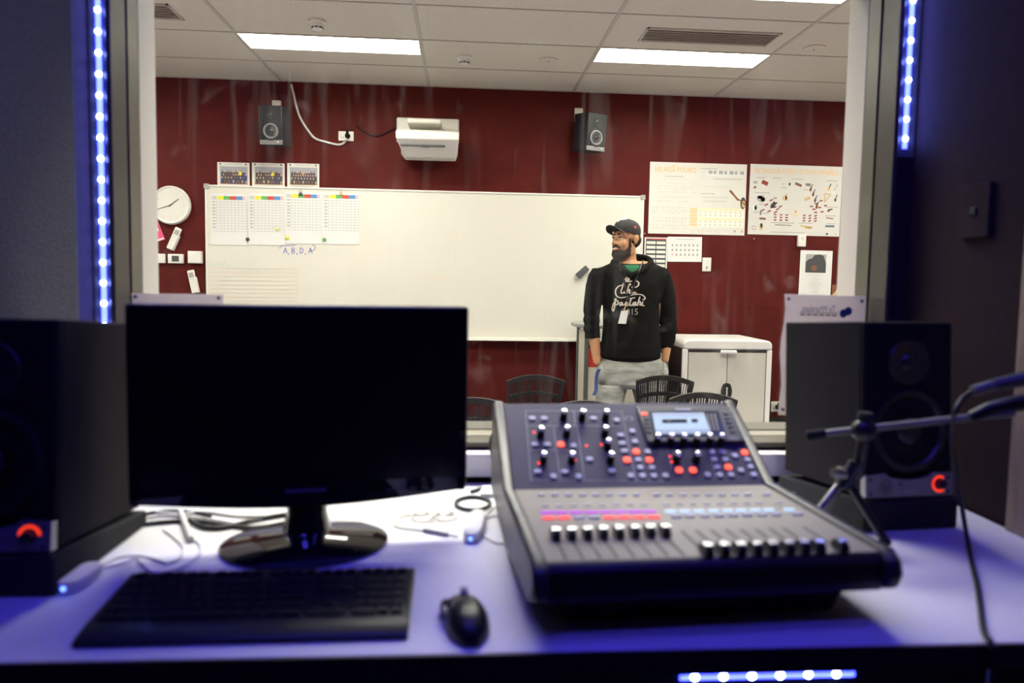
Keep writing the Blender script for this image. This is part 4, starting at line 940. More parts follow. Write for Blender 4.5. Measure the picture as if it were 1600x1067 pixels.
dm.v = [lay(*z5(450+(v.x-x0)/(x1-x0)*262, 768-(v.y-y0)/(y1-y0)*103)) for v in dm.v]; dm.build('lettering', mat('shirt_print_grey', (.33, .31, .29), .8), man, True)
bg = MB(); q = [lay(*z5(x, y), .012) for x, y in ((425, 700), (555, 690), (510, 918), (365, 908))]; ymin = min(v.y for v in q)
q = [Vector((v.x, ymin-.004, v.z)) for v in q]; bg.add(q+[v+Vector((0, .004, 0)) for v in q], [(0, 1, 2, 3), (7, 6, 5, 4), (0, 4, 5, 1), (1, 5, 6, 2), (2, 6, 7, 3), (3, 7, 4, 0)]); badge = bg.build('badge', M_PAPERW, man, True)
MB().tube(spline([lay(*z5(*p_), .009) for p_ in ((490, 695), (495, 650), (520, 600), (540, 560))], 4), .004, 6).build('badge_clip', M_TAN, badge, True)
MB().tube(spline([lay(*z5(*p_), .006) for p_ in ((540, 560), (600, 400), (690, 150), (740, 20))]+[mp(1001, 408, -.07)], 5), .005, 6).build('lanyard', M_BLACK, man, True)
MB().tube(spline([lay(*z5(*p_), .006) for p_ in ((540, 560), (500, 300), (440, 100), (420, 20))]+[mp(965, 410, -.06)], 5), .005, 6).build('lanyard', M_BLACK, man, True)
for px in (976, 991): MB().tube(spline([lay(px, 424, .006), lay(px-1, 440, .006), lay(px+1, 456, .006)], 5), .0035, 6).build('drawstring', M_HOOD, man, True)
# ------------------------------------------------------------------ booth desk
DZ = .80
dk = thing('desk', 'white laminate studio desk with dark front edge along the booth window', 'desk', (.118, 1.24, 0))
dx0, dx1, dy0, dy1 = XL+.004, XR-.008, .866, YN-.048
MB().span((dx0, dy0, DZ-.032), (dx1, dy1, DZ)).build('desk_top', M_DESK, dk, True, bevel=.002)
MB().span((dx0, dy0-.004, DZ-.034), (dx1, dy0, DZ-.0005)).build('edge_band', M_EDGE, dk, True)
MB().span((dx0+.05, 1.052, .60), (dx1-.05, 1.078, DZ-.032)).build('rail', M_EDGE, dk, True)
for x in (dx0+.03, dx1-.03): MB().span((x-.014, dy0+.06, 0), (x+.014, dy1-.02, DZ-.032)).build('side_panel', M_EDGE, dk, True)
MB().span((dx0+.044, dy1-.04, .2), (dx1-.044, dy1-.022, DZ-.032)).build('back_panel', M_EDGE, dk, True)
def dz(px, py, h=0): return on_z(px, py, DZ+h)

# ------------------------------------------------------------------ flat screen
L0 = Vector((-.560, 1.195, 0)); R0 = Vector((.010, 1.285, 0)); d = (R0-L0); W = d.length; rz = math.atan2(d.y, d.x); mid = (L0+R0)/2
ms = thing('computer_monitor', 'black flat computer screen switched off, on an oval glossy foot', 'monitor', (mid.x, mid.y, DZ), rz)
zt, zb = .427, .066; bow = .020
def mpoly(w, t, b, bw, n=16):
    p = [(-w/2, b+bw)]+[(-w/2+w*i/n, b+bw-bw*math.sin(PI*i/n)) for i in range(1, n)]+[(w/2, b+bw)]
    return p+[(w/2, t), (-w/2, t)]
MB().prism(mpoly(W, zt, zb, bow), 0, .030).build('housing', M_BLACK, ms, bevel=.006)
MB().prism([(-W/2+.05, .12), (W/2-.05, .12), (W/2-.09, zt-.04), (-W/2+.09, zt-.04)], .030, .062).build('rear_shell', M_BLACK, ms, bevel=.012)
fr = MB(); bw_ = .018
fr.span((-W/2+.004, -.003, zb+bow), (-W/2+bw_, .0, zt-.004)); fr.span((W/2-bw_, -.003, zb+bow), (W/2-.004, .0, zt-.004)); fr.span((-W/2+bw_, -.003, zt-bw_), (W/2-bw_, .0, zt-.004)); fr.prism(mpoly(W-.008, zb+bow+.026, zb+.004, bow-.002), -.003, .0); fr.build('bezel', M_GLOSS, ms)
MB().span((-W/2+bw_, -.0012, zb+bow+.026), (W/2-bw_, .0, zt-bw_)).build('screen', M_SCREEN, ms)
lg = MB(); lg.span((-.035, -.0038, zb+.030), (.035, -.003, zb+.036)); lg.build('logo_bar', mat('dim_logo', (.10, .10, .16), .4), ms)
for i in range(4): MB().span((W/2-.15+i*.022, -.0038, zb+.026), (W/2-.138+i*.022, -.003, zb+.029)).build('button_mark', mat('dim_mark', (.06, .06, .08), .4), ms)
MB().tube([(0, .032, .012), (0, .034, .05), (0, .036, .13)], [.045, .036, .034], 20).build('neck', M_GLOSS, ms, smooth=50)
bf, bl, br_, bb = dz(470, 892), dz(342, 857), dz(605, 851), dz(475, 815)
ba = MB().lathe([(.05, .022), (.9, .010), (1.0, .005), (1.0, .0)], 48); rx_ = (br_-bl).length/2; ry_ = (bb.y-bf.y)/2; cc = (bf+bl+br_+bb)/4
I = wm(ms).inverted(); ctr = I @ Vector(((bl.x+br_.x)/2, (bf.y+bb.y)/2, DZ))
ba.v = [Vector((ctr.x+v.x*rx_, ctr.y+v.y*ry_, v.z)) for v in ba.v]; ba.build('foot', M_GLOSS, ms, smooth=30)

# ------------------------------------------------------------------ keyboard and mouse
a, b, c_ = dz(110, 1008, .006), dz(637, 994, .006), dz(185, 915, .02)
kw = (b-a).length; kd = .172; rz = math.atan2(b.y-a.y, b.x-a.x)
kb = thing('keyboard', 'black full-size keyboard lying on the white desk', 'keyboard', ((a.x+b.x)/2, (a.y+b.y)/2, DZ), rz)
MB().prism([(0, .001), (.0, .006), (.006, .011), (.036, .016), (kd, .026), (kd+.004, .022), (kd, .001)], -kw/2, kw/2, 'x').build('case', M_BLACK, kb, bevel=.002)
KEYM = {}
def keyrow(y, z, items, h=.0155):
    x = -kw/2+.010; tot = sum(w_ for w_, _ in items); u = (kw-.020)/tot
    for w_, on in items:
        if on:
            key = (round(w_, 2), h)
            if key not in KEYM:
                q = MB(); a_, b_ = u*w_/2-.0012, h/2
                q.add([(-a_, -b_, 0), (a_, -b_, 0), (a_, b_, 0), (-a_, b_, 0), (-a_+.0016, -b_+.0012, .004), (a_-.0016, -b_+.0012, .004), (a_-.0016, b_-.002, .004), (-a_+.0016, b_-.002, .004)], [(3, 2, 1, 0), (4, 5, 6, 7), (0, 1, 5, 4), (1, 2, 6, 5), (2, 3, 7, 6), (3, 0, 4, 7)]); KEYM[key] = q.mesh('key', M_KEY)
            inst('key', KEYM[key], kb, (x+u*w_/2, y, z), (.068, 0, 0))
        x += u*w_
pad = [(.35, 0), (1, 1), (1, 1), (1, 1), (.35, 0)]; num = [(1, 1)]*4
rowsK = [[(1.25, 1), (1.25, 1), (1.25, 1), (6, 1), (1.25, 1), (1.25, 1), (1.25, 1), (1.5, 1)]+pad+[(2, 1), (1, 1), (1, 1)],
         [(2.25, 1)]+[(1, 1)]*10+[(2.75, 1), (.35, 0), (1, 0), (1, 1), (1, 0), (.35, 0)]+num,
         [(1.75, 1)]+[(1, 1)]*11+[(2.25, 1), (.35, 0), (1, 0), (1, 0), (1, 0), (.35, 0)]+[(1, 1)]*3+[(1, 1)],
         [(1.5, 1)]+[(1, 1)]*12+[(1.5, 1)]+pad+num, [(1, 1)]*13+[(2, 1)]+pad+num,
         [(1, 1), (1, 0)]+[(1, 1)]*4+[(.5, 0)]+[(1, 1)]*4+[(.5, 0)]+[(1, 1)]*4+pad+num]
rowsK[5][-13:] if False else None
for i, r_ in enumerate(rowsK):
    y = .050+i*.0212+(.006 if i == 5 else 0); keyrow(y, .0158+(y-.036)*.0735, r_, .0185 if i < 5 else .0135)
a, b = dz(742, 1012), dz(718, 945)
mo = thing('computer_mouse', 'black computer mouse on the desk between keyboard and mixer', 'mouse', ((a.x+b.x)/2, (a.y+b.y)/2, DZ), .10)
mm = MB(); mm.ball((0, -.008, .004), (.031, .056, .034), 20); mm.ball((-.002, .030, .004), (.030, .030, .024), 18); mm.ball((-.026, .036, .008), (.010, .022, .012), 12)
sh = blob('shell', mm, M_BLACK, mo, .003, 6, world=False)
for v in sh.data.vertices: v.co.z = max(v.co.z, .0008)
MB().cyl((-.005, .040, .026), (.005, .040, .026), .010, n=16).build('wheel', M_INKG, mo); 
MB().box((0, .028, .0312), (.0012, .05, .002)).build('button_seam', M_SEAL, mo); MB().ball((-.030, .012, .018), (.004, .012, .004), 10).build('side_button', M_INKG, mo)

# ------------------------------------------------------------------ desk speakers
def monitor_speaker(loc, rz, label, tilt, knob_arc):
    t = thing('studio_speaker', label, 'speaker', loc, rz, 'pair of desk studio speakers')
    W, D, H = .195, .28, .345
    pdx = W/2+.006
    pad_ = MB(); pad_.prism([(-.015, 0), (D+.01, 0), (D+.01, .028), (-.015, .062)], -pdx, pdx, 'x'); pad_.build('foam_pad', M_RUBBER, t, bevel=.004)
    X = Matrix.Translation((0, -.004, .064)) @ Matrix.Rotation(-tilt, 4, 'X')
    MB().span((-W/2, .012, 0), (W/2, D, H), X=X).build('cabinet', M_VINYL, t, bevel=.004)
    o = MB().span((-W/2, 0, .046), (W/2, .014, H), X=X).build('baffle', M_MATTE, t, bevel=.006)
    pl_ = MB(); pts = [(-W/2+.001, .001), (W/2-.001, .001), (W/2-.001, .044)]+[(.052*math.cos(an), .048-.014*math.sin(an)) for an in [PI*i/8 for i in range(9)]]+[(-W/2+.001, .044)]
    pl_.prism(pts, -.003, .012, X=X); pl_.build('control_plate', M_SILVER, t)
    Q = lambda x, z, y=0: X @ Matrix.Translation((x, y, z)) @ RX
    wf = MB().lathe([(.082, 0), (.080, .006), (.070, .007), (.066, .002)], 32, X=Q(0, .130)).build('woofer_surround', M_BLACK, t, smooth=50)
    MB().lathe([(.066, .002), (.056, .004), (.030, -.0), (.028, .001)], 32, X=Q(0, .130)).build('woofer_cone', M_MATTE, t, smooth=60); MB().ball((0, 0, 0), (.028, .028, .010), 16, X=Q(0, .130)).build('dust_cap', M_BLACK, t, smooth=60)
    MB().lathe([(.046, 0), (.044, .003), (.018, .0), (.013, .005), (.006, .008)], 28, X=Q(0, .265)).build('tweeter', M_BLACK, t, smooth=50)
    kx = .066; MB().lathe([(.010, 0), (.0095, .011), (.007, .013)], 16, X=Q(kx, .024, -.003)).build('volume_knob', M_BLACK, t, smooth=40)
    arc = MB(); a0, a1 = knob_arc; n = 18
    vs = [(kx+r*math.cos(a0+(a1-a0)*i/n), -.0042, .024+r*math.sin(a0+(a1-a0)*i/n)) for r in (.0125, .0165) for i in range(n+1)]
    arc.add(vs, [(i, i+1, n+2+i, n+1+i) for i in range(n)], X=X); arc.build('volume_ring', M_REDRING, t)
    ebl = MB(); pts = [(-.052+.012*math.cos(2*PI*i/20), .022+.014*math.sin(2*PI*i/20)) for i in range(21)]
    for ln in (pts, [(-.056, .031), (-.052, .012), (-.048, .031)], [(-.061, .027), (-.057, .015)], [(-.043, .027), (-.047, .015)]):
        for (x0, z0), (x1, z1) in zip(ln, ln[1:]):
            n_ = Vector((-(z1-z0), 0, x1-x0)).normalized()*.0008; ebl.add([Vector((x0, -.0042, z0))+n_, Vector((x1, -.0042, z1))+n_, Vector((x1, -.0042, z1))-n_, Vector((x0, -.0042, z0))-n_], [(0, 1, 2, 3)], X=X)
    ebl.build('emblem', M_INK, t)
    for sx in (-1, 1):
        for z_ in (.008, .036): MB().lathe([(.0035, 0), (.003, .002)], 10, X=Q(sx*(W/2-.012), z_, -.003)).build('screw', M_INK, t)
    MB().lathe([(.003, 0), (.003, .001)], 8, X=Q(-.02, .026, -.003)).build('indicator', M_INK, t); MB().box((.0, -.0042, .012), (.024, .0006, .004), X=X).build('model_mark', M_INKG, t)
    return t
monitor_speaker((-.700, 1.058, DZ), .0, 'black studio speaker on a foam pad beside the switched-off screen', .09, (0.1, PI-.1))
monitor_speaker((.880, 1.300, DZ), .10, 'black studio speaker on a foam pad beside the mixing desk and microphone stand', .07, (.9, 2*PI-.7))

# ------------------------------------------------------------------ mixing desk
A, Bp = on_z(838, 887, .905), on_z(1400, 868, .905)
MW = (Bp-A).length-.004; rz = math.atan2(Bp.y-A.y, Bp.x-A.x); mc = (A+Bp)/2
mx = thing('mixing_desk', 'grey digital mixing desk with lit buttons, screen and faders on the white desk', 'mixing desk', (mc.x, mc.y, DZ), rz)
MI = wm(mx); MII = MI.inverted()
yb, zb_, yt, zt_ = .352, .098, .545, .222; hw = MW/2
# side profile of the shell (y,z)
prof = [(.008, .052), (.002, .070), (.002, .094), (.010, .104), (yb, zb_), (yt, zt_), (yt+.02, zt_-.01), (yt+.02, .05), (.30, .02), (.05, .045)]
MB().prism(prof, -hw+.012, hw-.012, 'x').build('shell', M_BLACK, mx, bevel=.003)
for s in (-1, 1):
    pr2 = [(-.004, .060), (-.014, .082), (-.008, .102), (.012, .112), (yb-.004, zb_+.008), (yt-.004, zt_+.007), (yt+.024, zt_-.006), (yt+.024, .035), (.30, .012), (.04, .040)]
    MB().prism(pr2, min(s*(hw-.014), s*(hw+.008)), max(s*(hw-.014), s*(hw+.008)), 'x').build('side_cheek', mat('cheek_grey', (.055, .053, .055), .4, .3), mx, bevel=.007, seg=3)
MB().prism([(.06, 0), (.50, 0), (.52, .05), (.03, .05)], -hw+.05, hw-.05, 'x').build('base', M_MATTE, mx, bevel=.004)
n_lo = Vector((0, -(zb_-.104), yb-.010)).normalized(); n_up = Vector((0, -(zt_-zb_), yt-yb)).normalized()
p_lo = Vector((0, .010, .104)); p_up = Vector((0, yb, zb_))
e_lo = Vector((0, yb-.010, zb_-.104)).normalized(); e_up = Vector((0, yt-yb, zt_-zb_)).normalized()
def lowp(px, py):      # local point on the fader panel
    w_ = on_plane(px, py, MI @ p_lo, MI.to_3x3() @ n_lo); return MII @ w_
def upp(px, py):
    w_ = on_plane(px, py, MI @ p_up, MI.to_3x3() @ n_up); return MII @ w_
ang_up = math.atan2(zt_-zb_, yt-yb); ang_lo = math.atan2(zb_-.104, yb-.010)
Llo = math.hypot(yb-.010, zb_-.104); Lup = math.hypot(yt-yb, zt_-zb_)
XLO = Matrix.Translation(p_lo) @ Matrix.Rotation(ang_lo, 4, 'X'); XUP = Matrix.Translation(p_up) @ Matrix.Rotation(ang_up, 4, 'X')
MB().span((-hw+.014, .004, -.002), (hw-.014, Llo-.001, .002), X=XLO).build('fader_panel', M_MIXL, mx)
MB().span((-hw+.014, .001, -.002), (hw-.014, Lup-.004, .002), X=XUP).build('control_panel', M_MIXU, mx)
ILO, IUP = XLO.inverted(), XUP.inverted()
def z2(x, y): return 790+x/2.5, 750+y/2.5
def z1(x, y): return 790+x/3.81, 620+y/3.81
# faders
slot = MB().span((-.0016, -.048, 0), (.0016, .048, .0008)).mesh('fader_slot', M_SEAL)
capm = MB(); capm.prism([(-.013, 0), (-.0125, .010), (-.004, .014), (.004, .014), (.0125, .010), (.013, 0)], -.0062, .0062, 'x'); cap_me = capm.mesh('fader_cap', M_BLACK)
capt = MB(); capt.prism([(-.0085, .0145), (-.004, .0155), (.004, .0155), (.0085, .0145), (.0085, .0138), (-.0085, .0138)], -.0058, .0058, 'x'); cap_top = capt.mesh('cap_top', M_CAPTOP)
tick = MB()
for j in range(9): tick.span((-.009, -.046+.0115*j-.0004, .0005), (-.004, -.046+.0115*j+.0004, .0007)); tick.span((.004, -.046+.0115*j-.0004, .0005), (.009, -.046+.0115*j+.0004, .0007))
tick_me = tick.mesh('fader_scale', M_PRINT)
def fader(zx, zy):
    l = ILO @ lowp(*z2(zx, zy)); return l.x, l.y
lx = [190, 252, 315, 377, 440, 503, 565, 625]; rx = [778, 842, 907, 972, 1035, 1100, 1162, 1222, 1316]
yl = sum(fader(x, 226)[1] for x in lx)/8; yr = sum(fader(x, 290-5*i/8)[1] for i, x in enumerate(rx))/9; ymid = (yl+yr)/2+.006
for i, x in enumerate(lx+rx):
    fx, fy = fader(x, 226 if i < 8 else 290-5*(i-8)/8)
    o = inst('fader_slot', slot, mx); o.matrix_local = XLO @ Matrix.Translation((fx, ymid, .002)); o.matrix_parent_inverse = Matrix.Identity(4)
    inst('fader_scale', tick_me, mx).matrix_local = XLO @ Matrix.Translation((fx, ymid, .002))
    o = inst('fader_cap', cap_me, mx); o.matrix_local = XLO @ Matrix.Translation((fx, yl if i < 8 else yr, .0035)); inst('cap_top', cap_top, o)
def mk(w_, d_, h_, m, nm, rnd_=True):
    q = MB()
    if rnd_:
        n = 16; poly = [(math.copysign(abs(math.cos(a_))**.6, math.cos(a_))*w_/2, math.copysign(abs(math.sin(a_))**.6, math.sin(a_))*d_/2) for a_ in [2*PI*i/n for i in range(n)]]
        q.prism(poly, 0, h_, 'z')
    else: q.box((0, 0, h_/2), (w_, d_, h_))
    return q.mesh(nm, m)
def put(nm, me, X, IX, pt, h=.002):
    l = IX @ pt; o = inst(nm, me, mx); o.matrix_local = X @ Matrix.Translation((l.x, l.y, h)); return o
b_sel = mk(.0135, .0065, .003, M_BTN, 'channel_button'); b_small = mk(.012, .0045, .002, M_BTN, 'solo_button'); b_strp = mk(.0205, .0085, .002, M_STRP, 'scribble_strip', False); b_strc = mk(.0175, .0085, .002, M_STRC, 'scribble_strip', False); b_mute = mk(.018, .0075, .003, M_BTN, 'mute_button'); b_muter = mk(.021, .0088, .003, mat('mute_lit', (.5, .05, .05), .5, emit=(1, .07, .09), es=.95), 'mute_button')
c1 = [139, 192, 245, 299, 352, 405, 457, 510, 589, 640, 692, 742, 793, 845, 895, 945, 1020]
for i, x in enumerate(c1): put('channel_button', b_sel, XLO, ILO, lowp(*z2(x, 65-.008*i*80/8*1.0)))
for i, x in enumerate([153, 209, 265, 321, 376, 431, 487, 542, 625, 680, 733, 786, 838, 891, 943, 990, 1065]): put('solo_button', b_small, XLO, ILO, lowp(*z2(x, 107-.7*i)))
for i, x in enumerate([162, 217, 275, 333, 390, 447, 505, 562]): put('scribble_strip', b_strp, XLO, ILO, lowp(*z2(x, 134-.6*i)))
for i, x in enumerate([645, 700, 755, 812, 868, 920, 975, 1028, 1107]): put('scribble_strip', b_strc, XLO, ILO, lowp(*z2(x, 130-.9*i)))
for i, x in enumerate([168, 228, 288, 345, 405, 462, 520, 578]): put('mute_button', b_mute if i in (2, 3) else b_muter, XLO, ILO, lowp(*z2(x, 156-.5*i)))
for i, x in enumerate([665, 718, 778, 832, 888, 943, 1000, 1057, 1140]): put('mute_button', b_mute, XLO, ILO, lowp(*z2(x, 150-1.2*i)))
# control panel
b_g = mk(.0115, .0105, .003, M_BTN, 'button'); b_r = mk(.0135, .0120, .0035, M_BTNR, 'button'); b_o = mk(.0135, .009, .003, M_BTN, 'button')
for x, y in ((157, 135), (228, 135), (522, 135), (173, 290), (246, 290), (190, 452), (353, 452), (498, 378), (632, 448), (683, 235), (693, 283), (706, 328)): put('button', b_o, XUP, IUP, upp(*z1(x, y)))
for x, y in ((660, 145), (402, 297), (283, 480), (433, 480), (752, 210), (768, 272), (788, 380), (843, 333), (800, 427), (868, 427), (743, 475), (813, 475), (880, 475), (950, 475), (1200, 470), (1225, 335), (1287, 335), (1240, 380), (1305, 380), (1362, 357), (1257, 425), (1272, 470), (1340, 470), (1398, 443), (1437, 380), (1455, 422), (1473, 468)): put('button', b_g, XUP, IUP, upp(*z1(x, y)))
for x, y in ((328, 290), (775, 333), (720, 382), (853, 382), (1030, 443), (1113, 443), (1420, 338), (1323, 425)): put('button', b_r, XUP, IUP, upp(*z1(x, y)))
kn = MB(); kn.lathe([(.0078, 0), (.0070, .004), (.0062, .019), (.0056, .020)], 16); kn_me = kn.mesh('knob', M_MATTE, 40)
kt = MB(); kt.lathe([(.0056, .0200), (.0062, .0202), (.0052, .0232), (.002, .024)], 14); kt_me = kt.mesh('knob_cap', M_CAPTOP, 50)
for x, y in ((342, 138), (452, 138), (592, 138), (207, 240), (360, 236), (587, 236), (602, 312), (222, 392), (390, 392), (620, 392), (1012, 388), (1130, 388)):
    o = put('knob', kn_me, XUP, IUP, upp(*z1(x, y))); inst('knob_cap', kt_me, o)
rl = mk(.004, .004, .0015, M_REDLED, 'indicator_led')
for x, y in ((480, 297), (568, 290), (168, 217), (198, 400), (412, 382), (978, 360), (988, 392)): put('indicator_led', rl, XUP, IUP, upp(*z1(x, y)))
# printed section outlines
def uline(a_, b_, r=.0006):
    a_, b_ = IUP @ upp(*z1(*a_)), IUP @ upp(*z1(*b_)); d_ = b_-a_; n_ = Vector((-d_.y, d_.x, 0)).normalized()*r
    MB().add([Vector((v.x, v.y, .0026)) for v in (a_+n_, b_+n_, b_-n_, a_-n_)], [(0, 1, 2, 3)], X=XUP).build('section_line', M_PRINT, mx)
for a_, b_ in (((118, 88), (700, 92)), ((118, 88), (150, 505)), ((150, 505), (960, 505)), ((405, 90), (412, 170)), ((130, 178), (690, 178)), ((425, 180), (470, 500)), ((140, 320), (430, 322)), ((285, 190), (325, 500)), ((690, 92), (775, 500)), ((1210, 320), (1250, 490)), ((960, 310), (985, 430)), ((1380, 300), (1520, 495)), ((530, 92), (670, 92))): uline(a_, b_)
us = [IUP @ upp(*z1(x, y)) for x, y in ((733, 135),)][0]
uo = MB()
for i in range(16):
    a0_, a1_ = 2*PI*i/16, 2*PI*(i+1)/16
    P_ = lambda an, r: XUP @ Vector((us.x+math.copysign(abs(math.cos(an))**.5, math.cos(an))*.0085*r, us.y+math.copysign(abs(math.sin(an))**.5, math.sin(an))*.0060*r, .0028)); uo.add([P_(a0_, 1), P_(a1_, 1), P_(a1_, .72), P_(a0_, .72)], [(0, 1, 2, 3)])
uo.build('usb_port', M_PRINT, mx)
# screen block
cs = [IUP @ upp(*z1(x, y)) for x, y in ((775, 72), (1325, 72), (1420, 283), (838, 290))]
sb = MB(); sb.add([XUP @ Vector((v.x, v.y, h)) for h in (.001, .010) for v in cs], [(3, 2, 1, 0), (4, 5, 6, 7), (0, 1, 5, 4), (1, 2, 6, 5), (2, 3, 7, 6), (3, 0, 4, 7)]); sb.build('screen_housing', mat('screen_housing', (.05, .05, .058), .4), mx, bevel=.003)
HS = .0102
def on_h(x, y, h=HS):
    w_ = on_plane(*z1(x, y), MI @ (p_up+n_up*h), MI.to_3x3() @ n_up); l = IUP @ (MII @ w_); return l
def hquad(nm, pts, m, h=HS):
    q = MB(); q.add([XUP @ Vector((l.x, l.y, h+d_)) for d_ in (0, .0006) for l in [on_h(*p_, h) for p_ in pts]], [(3, 2, 1, 0), (4, 5, 6, 7), (0, 1, 5, 4), (1, 2, 6, 5), (2, 3, 7, 6), (3, 0, 4, 7)]); return q.build(nm, m, mx)
hquad('screen_glass', ((857, 88), (1268, 85), (1312, 232), (885, 238)), M_LCDD)
sc_o = hquad('lcd', ((872, 97), (1180, 95), (1222, 218), (895, 222)), M_LCD, HS+.0007)
for pts, m in ((((930, 135), (1078, 133), (1082, 154), (934, 156)), M_LCDD), (((1105, 132), (1142, 131), (1145, 152), (1108, 153)), M_LCDD), (((880, 104), (1178, 102), (1179, 110), (881, 112)), M_BTN), (((892, 195), (1212, 192), (1218, 214), (896, 217)), mat('lcd_bar', (.2, .22, .3), .4, emit=(.3, .4, .6), es=.5)), (((965, 138), (985, 138), (986, 152), (967, 152)), M_TAN)): hquad('lcd_field', pts, m, HS+.0014)
for i in range(3): hquad('level_meter', ((1196+22*i, 100), (1204+22*i, 100), (1226+22*i, 200), (1217+22*i, 200)), M_MIXL, HS+.0008)
hb = mk(.0115, .006, .002, mat('soft_button', (.09, .09, .11), .4), 'soft_button')
for x, y in ((840, 130), (843, 156), (848, 180), (853, 205), (1310, 97), (1320, 125), (1330, 150), (1340, 175), (1350, 203)):
    l = on_h(x, y); inst('soft_button', hb, mx).matrix_local = XUP @ Matrix.Translation((l.x, l.y, HS-.0002))
l = on_h(825, 102); inst('soft_button', mk(.0125, .0075, .002, M_BTNR, 'soft_button'), mx).matrix_local = XUP @ Matrix.Translation((l.x, l.y, HS-.0002))
l = on_h(1355, 250); inst('arrow_pad', mk(.020, .011, .002, mat('arrow_pad', (.14, .14, .16), .4), 'arrow_pad', False), mx).matrix_local = XUP @ Matrix.Translation((l.x, l.y, HS-.0002))
for x in (897, 977, 1053, 1130, 1207, 1277):
    l = on_h(x, 278); o = inst('knob', kn_me, mx); o.matrix_local = XUP @ Matrix.Translation((l.x, l.y, HS)); inst('knob_cap', kt_me, o)
ln_ = on_h(1055, 76, .0102); q = MB(); q.span((-.017, -.002, 0), (.017, .002, .0006)); o = q.build('brand_mark', M_BTN, mx); o.matrix_local = XUP @ Matrix.Translation((ln_.x, ln_.y+.0, HS+.0003))

# ------------------------------------------------------------------ microphone on its stand
f0 = dz(1312, 838); sx, sy = f0.x, f0.y
st = thing('microphone_stand', 'small black boom microphone stand standing behind the mixing desk', 'microphone stand', (sx, sy, DZ))
def pp(px, py, Y): return on_y(px, py, Y)
jn = pp(1352, 668, sy-.03); col = MB(); col.tube([Vector((sx+.005, sy, DZ+.10)), pp(1340, 740, sy-.015), jn], .011, 12); col.build('column', M_BLACK, st, True, smooth=50)
MB().tube([pp(1316, 760, sy-.02), pp(1337, 722, sy-.025)], .0125, 12).build('column_grip', mat('blue_black', (.015, .015, .03), .3), st, True, smooth=50)
for dx_, dy_ in ((-.085, -.015), (.055, -.055), (.02, .10)):
    lg_ = MB().tube([Vector((sx+.005, sy, DZ+.115)), Vector((sx+dx_, sy+dy_, DZ+.012))], .0075, 10).build('leg', M_STEEL if dx_ < 0 else M_BLACK, st, True, smooth=50)
    MB().ball((sx+dx_, sy+dy_, DZ+.0105), (.011, .011, .010), 12).build('rubber_foot', M_RUBBER, lg_, True)
MB().cyl((sx+.005, sy, DZ+.095), (sx+.005, sy, DZ+.135), .018, n=16).build('hub', M_BLACK, st, True, bevel=.003)
b0, b1 = pp(1262, 680, sy-.02), pp(1490, 655, sy-.10)
MB().tube([b0, b1, pp(1585, 645, sy-.14)], .0065, 10).build('boom', mat('boom_grey', (.16, .15, .125), .45), st, True, smooth=50)
MB().tube([pp(1259, 680.5, sy-.02), pp(1290, 677, sy-.03)], .0095, 12).build('counterweight', M_RUBBER, st, True, bevel=.003)
cl_ = MB(); c0 = pp(1350, 672, sy-.05); cl_.ball(c0, (.024, .020, .022), 14); cl_.cyl(c0+Vector((0, 0, .01)), pp(1352, 646, sy-.05), .013, .012, 14); cl_.build('clutch', M_BLACK, st, True, smooth=40)
MB().lathe([(.014, 0), (.015, .010), (.012, .016)], 14, X=Matrix.Translation(pp(1352, 658, sy-.05))).build('clutch_knob', M_RUBBER, st, True)
MB().tube([pp(1300, 738, sy-.03), pp(1322, 742, sy-.03)], .008, 10).build('height_knob', M_STEEL, st, True)
MB().tube([pp(1516, 652, sy-.115), pp(1545, 640, sy-.12), pp(1600, 628, sy-.13)], [.010, .013, .015], 12).build('clip', M_BLACK, st, True, smooth=50)
my = sy-.16
mc_ = thing('microphone', 'dark handheld microphone in the boom clip with its cable plug attached', 'microphone', pp(1560, 608, my))
MB().tube([pp(1519, 611, my+.005), pp(1552, 602, my)], [.0085, .0098], 14).build('cable_plug', mat('boom_grey', (.16, .15, .125), .45), mc_, True, smooth=40)
MB().tube([pp(1554, 601.5, my), pp(1600, 592, my-.01), pp(1680, 574, my-.02)], [.0105, .0125, .018], 16).build('barrel', mat('mic_grey', (.10, .095, .09), .4, .5), mc_, True, smooth=40)
MB().ball(pp(1705, 568, my-.025), (.028, .026, .026), 18).build('grille', M_STEEL, mc_, True, smooth=60)
pts = [pp(1520, 611, my+.005), pp(1502, 625, my), pp(1491, 648, my-.01), pp(1487, 685, 1.17), pp(1492, 730, 1.19), pp(1501, 780, 1.21), pp(1509, 828, 1.225)]+[dz(1517, 872, .0045), dz(1522, 895, .0045), dz(1528, 920, .0045), dz(1537, 985, .0045)]
q = dz(1538, 1000, .002); q.y = dy0-.009; pts += [q, q+Vector((0.002, 0, -.05)), q+Vector((.006, .0, -.35))]
tag(MB().tube(spline(pts), .0042, 8).build('microphone_cable', M_BCABLE, smooth=60), 'black microphone cable hanging from the boom across the desk and over its edge', 'cable')

